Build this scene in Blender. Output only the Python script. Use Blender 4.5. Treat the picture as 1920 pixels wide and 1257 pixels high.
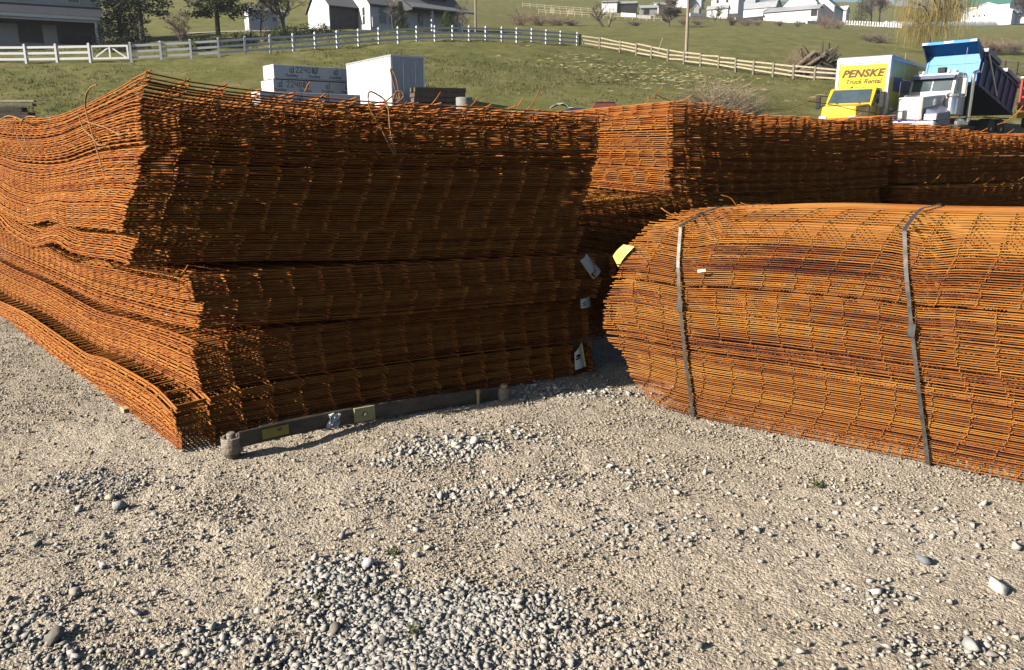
import bpy, bmesh, math, random
import numpy as np
from mathutils import Vector, Matrix
for o in list(bpy.data.objects):
    bpy.data.objects.remove(o)
scene = bpy.context.scene
COL = scene.collection
R = math.radians
random.seed(7)
rng = np.random.default_rng(11)

# ------------------------------------------------------------------ camera
CAM_H, PITCH, FPX = 1.45, R(14.15), 1440.0
cam = bpy.data.cameras.new('camera')
cam_ob = bpy.data.objects.new('camera', cam)
COL.objects.link(cam_ob)
cam.sensor_width = 36.0
cam.lens = 36.0 * FPX / 1920.0
cam.clip_start, cam.clip_end = 0.056, 3000
cam_ob.location = (0, 0, CAM_H)
cam_ob.rotation_euler = (math.pi/2 - PITCH, 0, 0)
scene.camera = cam_ob

# ------------------------------------------------------------------ light
SUN_AZ, SUN_EL = R(22.5), R(26.5)          # direction the light travels towards, from +x; elevation
world = bpy.data.worlds.new('World')
scene.world = world
world.use_nodes = True
wn = world.node_tree.nodes
sky = wn.new('ShaderNodeTexSky')
sky.sky_type = 'NISHITA'
sky.sun_disc = False
sky.sun_elevation = SUN_EL
to_sun = Vector((-math.cos(SUN_AZ)*math.cos(SUN_EL), -math.sin(SUN_AZ)*math.cos(SUN_EL), math.sin(SUN_EL)))
sky.sun_rotation = math.atan2(to_sun.x, to_sun.y)
sky.air_density, sky.dust_density, sky.ozone_density = 1.0, 1.3, 1.0
bg = wn['Background']
bg.inputs[1].default_value = 0.056
world.node_tree.links.new(sky.outputs[0], bg.inputs[0])
sl = bpy.data.lights.new('sun', 'SUN')
sl.energy = 5.0
sl.angle = R(0.5)
sl.color = (1.0, 0.93, 0.82)
sun_ob = bpy.data.objects.new('sun', sl)
COL.objects.link(sun_ob)
sun_ob.rotation_euler = to_sun.to_track_quat('Z', 'Y').to_euler()
scene.view_settings.view_transform = 'Standard'
scene.view_settings.look = 'None'
scene.view_settings.exposure = 0.76
scene.view_settings.gamma = 1.0
scene.cycles.max_bounces = 6
scene.cycles.diffuse_bounces = 0
scene.cycles.sample_clamp_indirect = 3

# ------------------------------------------------------------------ surveying helpers: sight lines from the photograph -> metres
CP, SP = math.cos(PITCH), math.sin(PITCH)
def ray(px, py):
    a, b = (px-960)/FPX, (628.5-py)/FPX
    return Vector((a, CP + b*SP, -SP + b*CP))
def at_depth(px, py, Y):
    d = ray(px, py)
    return Vector((0, 0, CAM_H)) + d*(Y/d.y)
def on_ground(px, py, z=0.0):
    d = ray(px, py)
    return Vector((0, 0, CAM_H)) + d*((z-CAM_H)/d.z)
def on_plane(px, py, P, D):
    """sight line meets the vertical plane through P along D -> (distance along D, height)"""
    d = ray(px, py)
    n = Vector((-D[1], D[0], 0))
    t = n.dot(Vector((P[0], P[1], 0))) / (n.x*d.x + n.y*d.y)
    q = Vector((0, 0, CAM_H)) + d*t
    return ((q.x-P[0])*D[0] + (q.y-P[1])*D[1], q.z)

# ------------------------------------------------------------------ naming helpers
def tag(o, label, cat, group=None):
    o['label'] = label
    o['category'] = cat
    if group: o['group'] = group
    return o
def thing(name, label, cat, loc=(0, 0, 0), rz=0.0, group=None):
    o = bpy.data.objects.new(name, None)
    o.empty_display_size = 0.2
    COL.objects.link(o)
    o.location = loc
    o.rotation_euler = (0, 0, rz)
    return tag(o, label, cat, group)
def copy_tree(o, parent=None):
    c = o.copy()
    COL.objects.link(c)
    if parent: c.parent = parent
    for ch in list(o.children):
        copy_tree(ch, c)
    return c
def np_mesh(name, V, F, mat, parent=None, smooth=False):
    """V (n,3) array, F (m,4) quads or (m,3) tris"""
    me = bpy.data.meshes.new(name)
    V = np.ascontiguousarray(V, dtype=np.float32); F = np.ascontiguousarray(F, dtype=np.int32)
    k = F.shape[1]
    me.vertices.add(len(V)); me.vertices.foreach_set('co', V.ravel())
    me.loops.add(F.size); me.loops.foreach_set('vertex_index', F.ravel())
    me.polygons.add(len(F)); me.polygons.foreach_set('loop_start', np.arange(0, F.size, k, dtype=np.int32))
    if smooth: me.polygons.foreach_set('use_smooth', np.ones(len(F), dtype=bool))
    me.update(calc_edges=True)
    if mat: me.materials.append(mat)
    o = bpy.data.objects.new(name, me)
    COL.objects.link(o)
    if parent: o.parent = parent
    return o

class MB:
    """collects boxes, bars, tubes and prisms; build() links them as ONE mesh object"""
    def __init__(s): s.v, s.f = [], []
    def add(s, vs, fs):
        n = len(s.v); s.v += [tuple(p) for p in vs]; s.f += [tuple(i+n for i in f) for f in fs]
    def box(s, x0, x1, y0, y1, z0, z1, M=None):
        vs = [(x0,y0,z0),(x1,y0,z0),(x1,y1,z0),(x0,y1,z0),(x0,y0,z1),(x1,y0,z1),(x1,y1,z1),(x0,y1,z1)]
        if M: vs = [M @ Vector(p) for p in vs]
        s.add(vs, [(3,2,1,0),(4,5,6,7),(0,1,5,4),(1,2,6,5),(2,3,7,6),(3,0,4,7)])
        return s
    def hexa(s, b, t):
        """four bottom and four top corners"""
        s.add(list(b)+list(t), [(3,2,1,0),(4,5,6,7),(0,1,5,4),(1,2,6,5),(2,3,7,6),(3,0,4,7)]); return s
    def prism(s, poly, axis, a, b):
        """extrude a polygon of 2-d points along an axis from a to b"""
        n = len(poly)
        def P(q, w):
            return {'x': (w, q[0], q[1]), 'y': (q[0], w, q[1]), 'z': (q[0], q[1], w)}[axis]
        vs = [P(q, a) for q in poly] + [P(q, b) for q in poly]
        fs = [tuple(range(n)), tuple(range(2*n-1, n-1, -1))]
        for i in range(n):
            j = (i+1) % n
            fs.append((i, i+n, j+n, j))
        s.add(vs, fs); return s
    def tube(s, pts, rad, n=6, cap=True):
        pts = [Vector(p) for p in pts]; m = len(pts)
        rad = rad if hasattr(rad, '__len__') else [rad]*m
        vs = []; ref = None
        for i, p in enumerate(pts):
            t = (pts[min(i+1, m-1)] - pts[max(i-1, 0)])
            if t.length < 1e-9: t = Vector((0, 0, 1))
            t.normalize()
            if ref is None:
                ref = Vector((0, 0, 1)) if abs(t.z) < .9 else Vector((1, 0, 0))
            a = t.cross(ref)
            if a.length < 1e-6: a = t.orthogonal()
            a.normalize(); b = a.cross(t); ref = b if False else ref
            for k in range(n):
                g = 2*math.pi*(k+.5)/n
                vs.append(p + (a*math.cos(g) + b*math.sin(g))*rad[i])
        fs = []
        for i in range(m-1):
            for k in range(n):
                k2 = (k+1) % n
                fs.append((i*n+k, i*n+k2, (i+1)*n+k2, (i+1)*n+k))
        if cap: fs += [tuple(range(n-1, -1, -1)), tuple(range((m-1)*n, m*n))]
        s.add(vs, fs); return s
    def cyl(s, p, q, r, n=16): return s.tube([p, q], r, n)
    def lathe(s, prof, n=20, c=(0, 0, 0)):
        vs = [(c[0]+r*math.cos(2*math.pi*k/n), c[1]+r*math.sin(2*math.pi*k/n), c[2]+z) for r, z in prof for k in range(n)]
        m = len(prof)
        fs = [(i*n+k, i*n+(k+1) % n, (i+1)*n+(k+1) % n, (i+1)*n+k) for i in range(m-1) for k in range(n)]
        fs += [tuple(range(n-1, -1, -1)), tuple(range((m-1)*n, m*n))]
        s.add(vs, fs); return s
    def build(s, name, mat, parent=None, smooth=False, bevel=0.0, loc=None, rot=None):
        me = bpy.data.meshes.new(name)
        me.from_pydata(s.v, [], s.f)
        bm = bmesh.new(); bm.from_mesh(me)
        bmesh.ops.recalc_face_normals(bm, faces=bm.faces[:])
        if bevel:
            bmesh.ops.remove_doubles(bm, verts=bm.verts[:], dist=1e-5)
            ed = [e for e in bm.edges if len(e.link_faces) == 2 and e.calc_face_angle(0) > .5]
            bmesh.ops.bevel(bm, geom=ed, offset=bevel, segments=2, affect='EDGES', profile=.6)
        bm.to_mesh(me); bm.free()
        if smooth:
            me.polygons.foreach_set('use_smooth', [True]*len(me.polygons))
            me.set_sharp_from_angle(angle=R(42))
        if mat: me.materials.append(mat)
        o = bpy.data.objects.new(name, me)
        COL.objects.link(o)
        if parent: o.parent = parent
        if loc is not None: o.location = loc
        if rot is not None: o.rotation_euler = rot
        return o

# ------------------------------------------------------------------ materials
def mat(name, c1, c2=None, scale=6.0, rough=.7, metal=0.0, bump=0.0, bscale=None, spec=.4, detail=6.0, stretch=(1, 1, 1), coat=0.0, lo=.35, hi=.65, c3=None):
    m = bpy.data.materials.new(name)
    m.use_nodes = True
    nt = m.node_tree; N = nt.nodes; L = nt.links
    b = N['Principled BSDF']
    b.inputs['Roughness'].default_value = rough
    b.inputs['Metallic'].default_value = metal
    b.inputs['Specular IOR Level'].default_value = spec
    b.inputs['Coat Weight'].default_value = coat
    tc = N.new('ShaderNodeTexCoord'); mp = N.new('ShaderNodeMapping')
    mp.inputs['Scale'].default_value = stretch
    L.new(tc.outputs['Object'], mp.inputs[0])
    nz = N.new('ShaderNodeTexNoise'); nz.inputs['Scale'].default_value = scale; nz.inputs['Detail'].default_value = detail
    nz.inputs['Roughness'].default_value = .65
    L.new(mp.outputs[0], nz.inputs[0])
    cr = N.new('ShaderNodeValToRGB')
    cr.color_ramp.elements[0].position = lo; cr.color_ramp.elements[1].position = hi
    cr.color_ramp.elements[0].color = (*c1, 1)
    c2 = c2 or tuple(min(1, x*1.15) for x in c1)
    cr.color_ramp.elements[1].color = (*c2, 1)
    if c3:
        e = cr.color_ramp.elements.new((lo+hi)/2); e.color = (*c3, 1)
    L.new(nz.outputs[0], cr.inputs[0])
    L.new(cr.outputs[0], b.inputs['Base Color'])
    if bump:
        bn = N.new('ShaderNodeTexNoise'); bn.inputs['Scale'].default_value = bscale or scale*4; bn.inputs['Detail'].default_value = 5
        L.new(mp.outputs[0], bn.inputs[0])
        bp = N.new('ShaderNodeBump'); bp.inputs['Strength'].default_value = bump; bp.inputs['Distance'].default_value = .02
        L.new(bn.outputs[0], bp.inputs['Height']); L.new(bp.outputs[0], b.inputs['Normal'])
    return m
def glass_mat(name, c=(.03, .045, .06)):
    m = mat(name, c, tuple(x*1.5 for x in c), 1.5, .06, 0, spec=.9)
    return m
# ================================================================== terrain
YT = [0, 9, 20, 30, 35, 40, 60, 75, 100, 150, 220, 300, 370, 430, 620]
rows = {   # image row of the ground at 60,75,100,150,220,300,370,430 m for sight-line columns
 -400: (116, 101, 82, 52, 30, 8, -14, -24), 50: (116, 101, 82, 50, 26, 2, -20, -30), 300: (111, 94, 66, 36, 10, -12, -34, -44),
 500: (103, 82, 59, 32, 6, -20, -40, -50), 700: (104, 71, 53, 30, 4, -22, -44, -54), 850: (112, 74, 60, 37, 12, -14, -34, -44),
 1000: (128, 87, 68, 50, 25, 0, -24, -34), 1250: (153, 121, 86, 55, 36, 20, 2, -8), 1400: (160, 131, 92, 57, 43, 31, 18, 8), 1500: (163, 139, 99, 60, 48, 39, 22, 7),
 1620: (166, 144, 104, 68, 53, 43, 24, 9), 1700: (169, 149, 110, 74, 58, 46, 30, 18), 1790: (170, 152, 114, 79, 60, 46, 36, 30), 1950: (174, 157, 120, 84, 61, 47, 43, 41), 2400: (174, 157, 120, 84, 61, 48, 43, 40)}
qs = np.array(sorted(rows), float)
NEAR = [0, 0, .3, .75, 1.1, 2.55]
Zt = []
for q in qs:
    z = list(NEAR)
    if q >= 1500: z[4], z[5] = 1.0, 1.65
    for Y, r in zip(YT[6:14], rows[int(q)]):
        z.append(at_depth(q, r, Y).z)
    z.append(z[-1] - 12)
    Zt.append(z)
Zt = np.array(Zt)
Yd = np.arange(0, 621, 1.0)
def pchip(x, y, xi):
    x, y = np.asarray(x, float), np.asarray(y, float)
    h = np.diff(x); d = np.diff(y)/h
    m = np.zeros_like(y); m[0], m[-1] = d[0], d[-1]
    for i in range(1, len(x)-1):
        if d[i-1]*d[i] > 0:
            w1, w2 = 2*h[i]+h[i-1], h[i]+2*h[i-1]
            m[i] = (w1+w2)/(w1/d[i-1]+w2/d[i])
    k = np.clip(np.searchsorted(x, xi, 'right')-1, 0, len(x)-2)
    t = (xi-x[k])/h[k]
    return ((1+2*t)*(1-t)**2)*y[k] + t*(1-t)**2*h[k]*m[k] + t*t*(3-2*t)*y[k+1] + t*t*(t-1)*h[k]*m[k+1]
qd = np.arange(-400, 2401, 20.0)
tmp = np.array([pchip(YT, z, Yd) for z in Zt])
TZ = np.array([np.interp(qd, qs, tmp[:, j]) for j in range(len(Yd))]).T
for _ in range(3):
    TZ[1:-1] = (TZ[:-2] + 2*TZ[1:-1] + TZ[2:])/4
def terr(x, y):
    x = np.asarray(x, float); y = np.asarray(y, float)
    q = np.clip(960 + FPX*1.06*x/np.maximum(y, 6), -400, 2399.9)
    j = np.clip(y, 0, 619.9)
    a = (q+400)/20; i0 = a.astype(int); fa = a-i0; j0 = j.astype(int); fb = j-j0
    i1 = np.minimum(i0+1, len(qd)-1)
    return (TZ[i0, j0]*(1-fa)+TZ[i1, j0]*fa)*(1-fb) + (TZ[i0, j0+1]*(1-fa)+TZ[i1, j0+1]*fa)*fb
def gz(x, y): return float(terr(np.array([x]), np.array([y]))[0])
def spot(px, Y, up=0.0):
    """point on the terrain at forward distance Y under sight-line column px"""
    z = 2.0; x = 0
    for _ in range(6):
        zc = Y*CP + (CAM_H - z)*SP
        x = (px-960)/FPX*zc
        z = gz(x, Y)
    return Vector((x, Y, z+up))

def vnoise(x, y, seed=0):
    """smooth value noise on arrays"""
    xi = np.floor(x).astype(np.int64); yi = np.floor(y).astype(np.int64); fx = x-xi; fy = y-yi
    fx = fx*fx*(3-2*fx); fy = fy*fy*(3-2*fy)
    def h(a, b):
        n = (a*374761393 + b*668265263 + seed*974711) & 0x7fffffff
        n = ((n ^ (n >> 13))*1274126177) & 0x7fffffff
        return ((n ^ (n >> 16)) & 0xffff)/65535.0
    return (h(xi, yi)*(1-fx)+h(xi+1, yi)*fx)*(1-fy) + (h(xi, yi+1)*(1-fx)+h(xi+1, yi+1)*fx)*fy

def grid_faces(nr, nc):
    i = np.arange(nr-1)[:, None]; j = np.arange(nc-1)[None, :]
    a = i*nc+j
    return np.stack([a, a+1, a+nc+1, a+nc], -1).reshape(-1, 4)

# ---- hillside sheet (gravel apron up to about 36 m, grass beyond)
def hill_material():
    m = bpy.data.materials.new('pasture grass'); m.use_nodes = True
    nt = m.node_tree; N = nt.nodes; L = nt.links; b = N['Principled BSDF']
    b.inputs['Roughness'].default_value = .95; b.inputs['Specular IOR Level'].default_value = .1
    tc = N.new('ShaderNodeTexCoord')
    def noise(sc, det=6, ro=.6, st=None):
        n = N.new('ShaderNodeTexNoise'); n.inputs['Scale'].default_value = sc; n.inputs['Detail'].default_value = det; n.inputs['Roughness'].default_value = ro
        if st:
            mp = N.new('ShaderNodeMapping'); mp.inputs['Scale'].default_value = st
            L.new(tc.outputs['Object'], mp.inputs[0]); L.new(mp.outputs[0], n.inputs[0])
        else: L.new(tc.outputs['Object'], n.inputs[0])
        return n.outputs[0]
    def ramp(s, pts):
        r = N.new('ShaderNodeValToRGB'); el = r.color_ramp.elements
        el[0].position, el[0].color = pts[0][0], (*pts[0][1], 1); el[1].position, el[1].color = pts[-1][0], (*pts[-1][1], 1)
        for p, c in pts[1:-1]:
            e = el.new(p); e.color = (*c, 1)
        L.new(s, r.inputs[0]); return r.outputs[0]
    def mix(f, a, c):
        x = N.new('ShaderNodeMix'); x.data_type = 'RGBA'
        L.new(f, x.inputs[0]); L.new(a, x.inputs[6]); L.new(c, x.inputs[7]); return x.outputs[2]
    green = ramp(noise(.35, 8, .7), [(.3, (.115, .130, .036)), (.5, (.180, .178, .060)), (.7, (.270, .228, .108))])
    straw = ramp(noise(2.2, 5), [(.3, (.19, .155, .07)), (.7, (.38, .31, .16))])
    msk = ramp(noise(.09, 8, .75), [(.52, (0, 0, 0)), (.72, (1, 1, 1))])
    fine = ramp(noise(3.5, 6, .8), [(.42, (0, 0, 0)), (.66, (1, 1, 1))])
    mm = N.new('ShaderNodeMath'); mm.operation = 'MULTIPLY'; L.new(msk, mm.inputs[0]); L.new(fine, mm.inputs[1])
    col = mix(mm.outputs[0], green, straw)
    dark = ramp(noise(2.4, 7, .85, (1, .5, 1)), [(.30, (.38, .38, .34)), (.52, (1, 1, 1))])
    mul = N.new('ShaderNodeMix'); mul.data_type = 'RGBA'; mul.blend_type = 'MULTIPLY'; mul.inputs[0].default_value = .8
    L.new(col, mul.inputs[6]); L.new(dark, mul.inputs[7])
    grav = ramp(noise(14, 8, .8), [(.3, (.20, .165, .12)), (.7, (.42, .37, .29))])
    sx = N.new('ShaderNodeSeparateXYZ'); L.new(tc.outputs['Object'], sx.inputs[0])
    ns = noise(.5, 4)
    ad = N.new('ShaderNodeMath'); ad.operation = 'MULTIPLY_ADD'; ad.inputs[1].default_value = 5.0; L.new(ns, ad.inputs[0])
    xr = N.new('ShaderNodeMapRange'); xr.inputs[1].default_value = 11; xr.inputs[2].default_value = 15; xr.inputs[4].default_value = -5.5; L.new(sx.outputs[0], xr.inputs[0])
    sm = N.new('ShaderNodeMath'); L.new(sx.outputs[1], sm.inputs[0]); L.new(xr.outputs[0], sm.inputs[1]); L.new(sm.outputs[0], ad.inputs[2])
    mr = N.new('ShaderNodeMapRange'); mr.inputs[1].default_value = 41.5; mr.inputs[2].default_value = 43.0; L.new(ad.outputs[0], mr.inputs[0])
    out = mix(mr.outputs[0], grav, mul.outputs[2])
    L.new(out, b.inputs['Base Color'])
    bp = N.new('ShaderNodeBump'); bp.inputs['Strength'].default_value = .9; bp.inputs['Distance'].default_value = .12
    L.new(noise(4.5, 8, .8), bp.inputs['Height']); L.new(bp.outputs[0], b.inputs['Normal'])
    return m
HILL = hill_material()
yr = np.concatenate([np.arange(11, 34, 1.0), np.arange(34, 90, .5), np.arange(90, 160, 1.2), np.arange(160, 440, 3.5), [450, 480, 540, 620]])
rr = np.concatenate([np.linspace(-3, -.95, 22), np.linspace(-.94, 1.0, 330), np.linspace(1.02, 3, 22)])
GX = yr[:, None]*rr[None, :]; GY = np.repeat(yr[:, None], len(rr), 1)
GZ = terr(GX, GY) + np.clip((GY-38)/20, 0, 1)*((vnoise(GX*.5, GY*.5, 3)-.5)*.22 + (vnoise(GX*1.7, GY*1.7, 4)-.5)*.12) - .004
hs = np_mesh('hillside', np.stack([GX, GY, GZ], -1).reshape(-1, 3), grid_faces(*GX.shape), HILL, smooth=True)
hs['kind'] = 'structure'

# ---- gravel yard
def gravel_material(name='crushed limestone yard'):
    m = bpy.data.materials.new(name); m.use_nodes = True
    nt = m.node_tree; N = nt.nodes; L = nt.links; b = N['Principled BSDF']
    b.inputs['Roughness'].default_value = .92; b.inputs['Specular IOR Level'].default_value = .15
    tc = N.new('ShaderNodeTexCoord')
    def noise(sc, det=6, ro=.6):
        n = N.new('ShaderNodeTexNoise'); n.inputs['Scale'].default_value = sc; n.inputs['Detail'].default_value = det; n.inputs['Roughness'].default_value = ro
        L.new(tc.outputs['Object'], n.inputs[0]); return n.outputs[0]
    def ramp(s, pts):
        r = N.new('ShaderNodeValToRGB'); el = r.color_ramp.elements
        el[0].position, el[0].color = pts[0][0], (*pts[0][1], 1); el[1].position, el[1].color = pts[-1][0], (*pts[-1][1], 1)
        for p, c in pts[1:-1]:
            e = el.new(p); e.color = (*c, 1)
        L.new(s, r.inputs[0]); return r.outputs[0]
    def vor(sc):
        v = N.new('ShaderNodeTexVoronoi'); v.inputs['Scale'].default_value = sc; L.new(tc.outputs['Object'], v.inputs[0]); return v
    big = ramp(noise(.9, 6, .6), [(.30, (.42, .345, .255)), (.70, (.58, .495, .39))])
    v1, v2 = vor(85), vor(190)
    def grains(v, lo, hi):
        s = N.new('ShaderNodeSeparateColor'); L.new(v.outputs['Color'], s.inputs[0])
        return ramp(s.outputs[0], [(0, (lo,)*3), (1, (hi,)*3)])
    g1, g2 = grains(v1, .72, 1.22), grains(v2, .72, 1.18)
    def mul(a, c):
        x = N.new('ShaderNodeMix'); x.data_type = 'RGBA'; x.blend_type = 'MULTIPLY'; x.inputs[0].default_value = 1
        L.new(a, x.inputs[6]); L.new(c, x.inputs[7]); return x.outputs[2]
    L.new(mul(mul(big, g1), g2), b.inputs['Base Color'])
    def M(op, a, c):
        x = N.new('ShaderNodeMath'); x.operation = op
        for i, s in enumerate((a, c)):
            if isinstance(s, (int, float)): x.inputs[i].default_value = s
            else: L.new(s, x.inputs[i])
        return x.outputs[0]
    h = M('ADD', M('MULTIPLY', v1.outputs['Distance'], -1.0), M('MULTIPLY', v2.outputs['Distance'], -.6))
    h = M('ADD', h, M('MULTIPLY', noise(60, 6, .7), .8))
    bp = N.new('ShaderNodeBump'); bp.inputs['Strength'].default_value = 1.0; bp.inputs['Distance'].default_value = .0048
    L.new(h, bp.inputs['Height']); L.new(bp.outputs[0], b.inputs['Normal'])
    return m
GRAVEL = gravel_material()
def yard_z(x, y):
    return (vnoise(x*.8+9, y*.8, 21)-.5)*.032 + (vnoise(x*3.1, y*3.1, 22)-.5)*.018
def fine_z(x, y):
    z = yard_z(x, y) + (vnoise(x*11, y*11, 23)-.5)*.010 + (vnoise(x*34, y*34, 24)-.5)*.005 + (vnoise(x*70, y*70, 25)-.5)*.004
    return z
xs = np.concatenate([np.arange(-34, -5, 1.0), np.arange(-5, -2.6, .05), np.arange(-2.6, 2.9, .011), np.arange(2.9, 5.2, .05), np.arange(6, 35, 1.0)])
ys = np.concatenate([np.arange(-14, 1.2, .6), np.arange(1.2, 1.6, .05), np.arange(1.6, 4.2, .011), np.arange(4.2, 7.0, .03), np.arange(7, 11.6, .5)])
YX, YYg = np.meshgrid(xs, ys)
yd = np_mesh('gravel_yard', np.stack([YX, YYg, fine_z(YX, YYg)], -1).reshape(-1, 3), grid_faces(*YX.shape), GRAVEL, smooth=True)
yd['kind'] = 'structure'

# ---- loose stones
def rock_proto(seed, sub):
    """angular broken stone: the hull of a few points"""
    r = np.random.default_rng(seed); n = (8, 8, 12)[sub]
    P = r.normal(size=(n, 3)); P /= np.linalg.norm(P, axis=1, keepdims=True)
    P *= r.uniform(.75, 1.05, (n, 1))*(r.uniform(.75, 1.5, 3)*np.array([1, 1, .72]))
    bm = bmesh.new()
    for p in P: bm.verts.new(p)
    res = bmesh.ops.convex_hull(bm, input=bm.verts[:])
    bmesh.ops.delete(bm, geom=[v for v in bm.verts if not v.link_faces], context='VERTS')
    bmesh.ops.triangulate(bm, faces=bm.faces[:]); bmesh.ops.recalc_face_normals(bm, faces=bm.faces[:])
    bm.verts.index_update()
    V = np.array([v.co[:] for v in bm.verts]); F = np.array([[v.index for v in f.verts] for f in bm.faces])
    bm.free()
    return V, F
def scatter_stones(name, xy, size, matl, sub, seed, sink=.25, nproto=10):
    r = np.random.default_rng(seed); Vs, Fs, off = [], [], 0
    protos = [rock_proto(seed*31+i, sub) for i in range(nproto)]
    pick = r.integers(0, nproto, len(xy))
    for p in range(nproto):
        idx = np.where(pick == p)[0]
        if not len(idx): continue
        V, F = protos[p]; n = len(idx)
        a = r.uniform(0, 2*math.pi, n); tl = r.normal(0, .35, n)
        ca, sa, ct, st = np.cos(a), np.sin(a), np.cos(tl), np.sin(tl)
        S = size[idx][:, None]
        x, y, z = V[None, :, 0]*S, V[None, :, 1]*S, V[None, :, 2]*S
        x, z = x*ct[:, None]+z*st[:, None], -x*st[:, None]+z*ct[:, None]
        X = x*ca[:, None]-y*sa[:, None]+xy[idx, 0][:, None]; Y = x*sa[:, None]+y*ca[:, None]+xy[idx, 1][:, None]
        Z = z + (yard_z(xy[idx, 0], xy[idx, 1]) + size[idx]*(.55-sink))[:, None]
        Vs.append(np.stack([X, Y, Z], -1).reshape(-1, 3))
        Fs.append((F[None] + (np.arange(n)*len(V))[:, None, None] + off).reshape(-1, 3)); off += n*len(V)
    o = np_mesh(name, np.concatenate(Vs), np.concatenate(Fs), matl)
    return o
def stone_material(name, pal, sc=40):
    m = bpy.data.materials.new(name); m.use_nodes = True
    nt = m.node_tree; N = nt.nodes; L = nt.links; b = N['Principled BSDF']
    b.inputs['Roughness'].default_value = .85; b.inputs['Specular IOR Level'].default_value = .2
    gm = N.new('ShaderNodeNewGeometry'); r = N.new('ShaderNodeValToRGB'); el = r.color_ramp.elements
    el[0].color = (*pal[0], 1); el[1].color = (*pal[-1], 1)
    for i, c in enumerate(pal[1:-1]):
        e = el.new((i+1)/(len(pal)-1)); e.color = (*c, 1)
    L.new(gm.outputs['Random Per Island'], r.inputs[0])
    tc = N.new('ShaderNodeTexCoord'); n = N.new('ShaderNodeTexNoise'); n.inputs['Scale'].default_value = sc; n.inputs['Detail'].default_value = 5
    L.new(tc.outputs['Object'], n.inputs[0])
    r2 = N.new('ShaderNodeValToRGB'); r2.color_ramp.elements[0].position = .3; r2.color_ramp.elements[1].position = .7
    r2.color_ramp.elements[0].color = (.75, .74, .72, 1); r2.color_ramp.elements[1].color = (1.12, 1.1, 1.06, 1)
    L.new(n.outputs[0], r2.inputs[0])
    x = N.new('ShaderNodeMix'); x.data_type = 'RGBA'; x.blend_type = 'MULTIPLY'; x.inputs[0].default_value = 1
    L.new(r.outputs[0], x.inputs[6]); L.new(r2.outputs[0], x.inputs[7]); L.new(x.outputs[2], b.inputs['Base Color'])
    bp = N.new('ShaderNodeBump'); bp.inputs['Strength'].default_value = .4; bp.inputs['Distance'].default_value = .004
    L.new(n.outputs[0], bp.inputs['Height']); L.new(bp.outputs[0], b.inputs['Normal'])
    return m
ST_TAN = stone_material('tan gravel', [(.38, .32, .24), (.48, .41, .325), (.43, .375, .30), (.55, .485, .395), (.40, .34, .26)])
ST_GRY = stone_material('grey limestone gravel', [(.39, .375, .345), (.50, .475, .435), (.43, .41, .38), (.58, .55, .51), (.26, .25, .235), (.47, .44, .385)])
r0 = np.random.default_rng(5)
def rand_yard(n):
    """points inside the seen part of the yard, evenly over the ground"""
    y = 1.62 + (r0.random(n)**.85)*4.6; x = (r0.random(n)-.5)*2*(y*.74+.25)
    return np.stack([x, y], -1)
P = rand_yard(120000)
dens = vnoise(P[:, 0]*1.1+40, P[:, 1]*1.1, 31)*.5 + vnoise(P[:, 0]*2.6, P[:, 1]*2.6, 32)*.5
P = P[r0.random(len(P)) < np.clip((dens-.30)*2.4, .10, 1)]
g = scatter_stones('fine_gravel', P, np.clip(np.exp(r0.normal(math.log(.0052), .3, len(P))), .003, .010), ST_TAN, 0, 3)
g['kind'] = 'stuff'
def patch(px, py, rx, ry, n):
    c = on_ground(px, py); a = r0.normal(size=(n, 2))*.5
    return np.stack([c.x + a[:, 0]*rx, c.y + a[:, 1]*ry], -1)
Pg = np.concatenate([patch(770, 1160, .25, .17, 5600), patch(720, 1240, .28, .13, 4200), patch(640, 1090, .16, .14, 900), patch(930, 1150, .30, .16, 1700), patch(960, 1245, .4, .10, 500), patch(200, 1250, .5, .1, 300), patch(640, 1090, .2, .2, 500), patch(850, 840, .34, .13, 700), patch(760, 870, .3, .1, 250),
                     patch(180, 905, .3, .16, 330), patch(60, 1180, .22, .2, 420), patch(420, 1200, .26, .14, 600), patch(900, 940, .6, .25, 420), patch(1150, 990, .4, .1, 160),
                     patch(1060, 735, .5, .3, 420), patch(1640, 1115, .2, .1, 120), patch(1250, 1000, .6, .2, 260), patch(1800, 1230, .4, .15, 330), patch(1130, 1210, .3, .2, 350), patch(1700, 1000, .5, .3, 260), patch(300, 1010, .6, .3, 260)])
sz = np.exp(r0.normal(math.log(.0080), .40, len(Pg)))
nearp = np.abs(Pg[:, 1]-1.95) < .35
g = scatter_stones('coarse_gravel', Pg, np.clip(sz, .0035, .019), ST_GRY, 1, 8, sink=.2)
g['kind'] = 'stuff'
ST_WHT = stone_material('whitish crushed stone', [(.46, .43, .38), (.62, .58, .52), (.52, .49, .43), (.70, .66, .60), (.40, .37, .32)])
Pw = np.concatenate([patch(850, 838, .26, .11, 150), patch(800, 855, .3, .08, 60), patch(950, 820, .35, .12, 70), patch(840, 925, .14, .06, 60), patch(940, 915, .3, .1, 60), patch(1180, 900, .7, .25, 60), patch(1060, 740, .5, .2, 160), patch(660, 1040, .5, .2, 60), patch(1500, 930, .7, .25, 60), rand_yard(170)])
g = scatter_stones('crushed_stone', Pw, np.clip(np.exp(r0.normal(math.log(.0095), .38, len(Pw))), .005, .021), ST_WHT, 0, 18, sink=.2)
g['kind'] = 'stuff'
Pm = rand_yard(3600)
g = scatter_stones('scattered_pebbles', Pm, np.clip(np.exp(r0.normal(math.log(.0070), .38, len(Pm))), .004, .015), ST_TAN, 1, 9, sink=.3)
g['kind'] = 'stuff'
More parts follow.
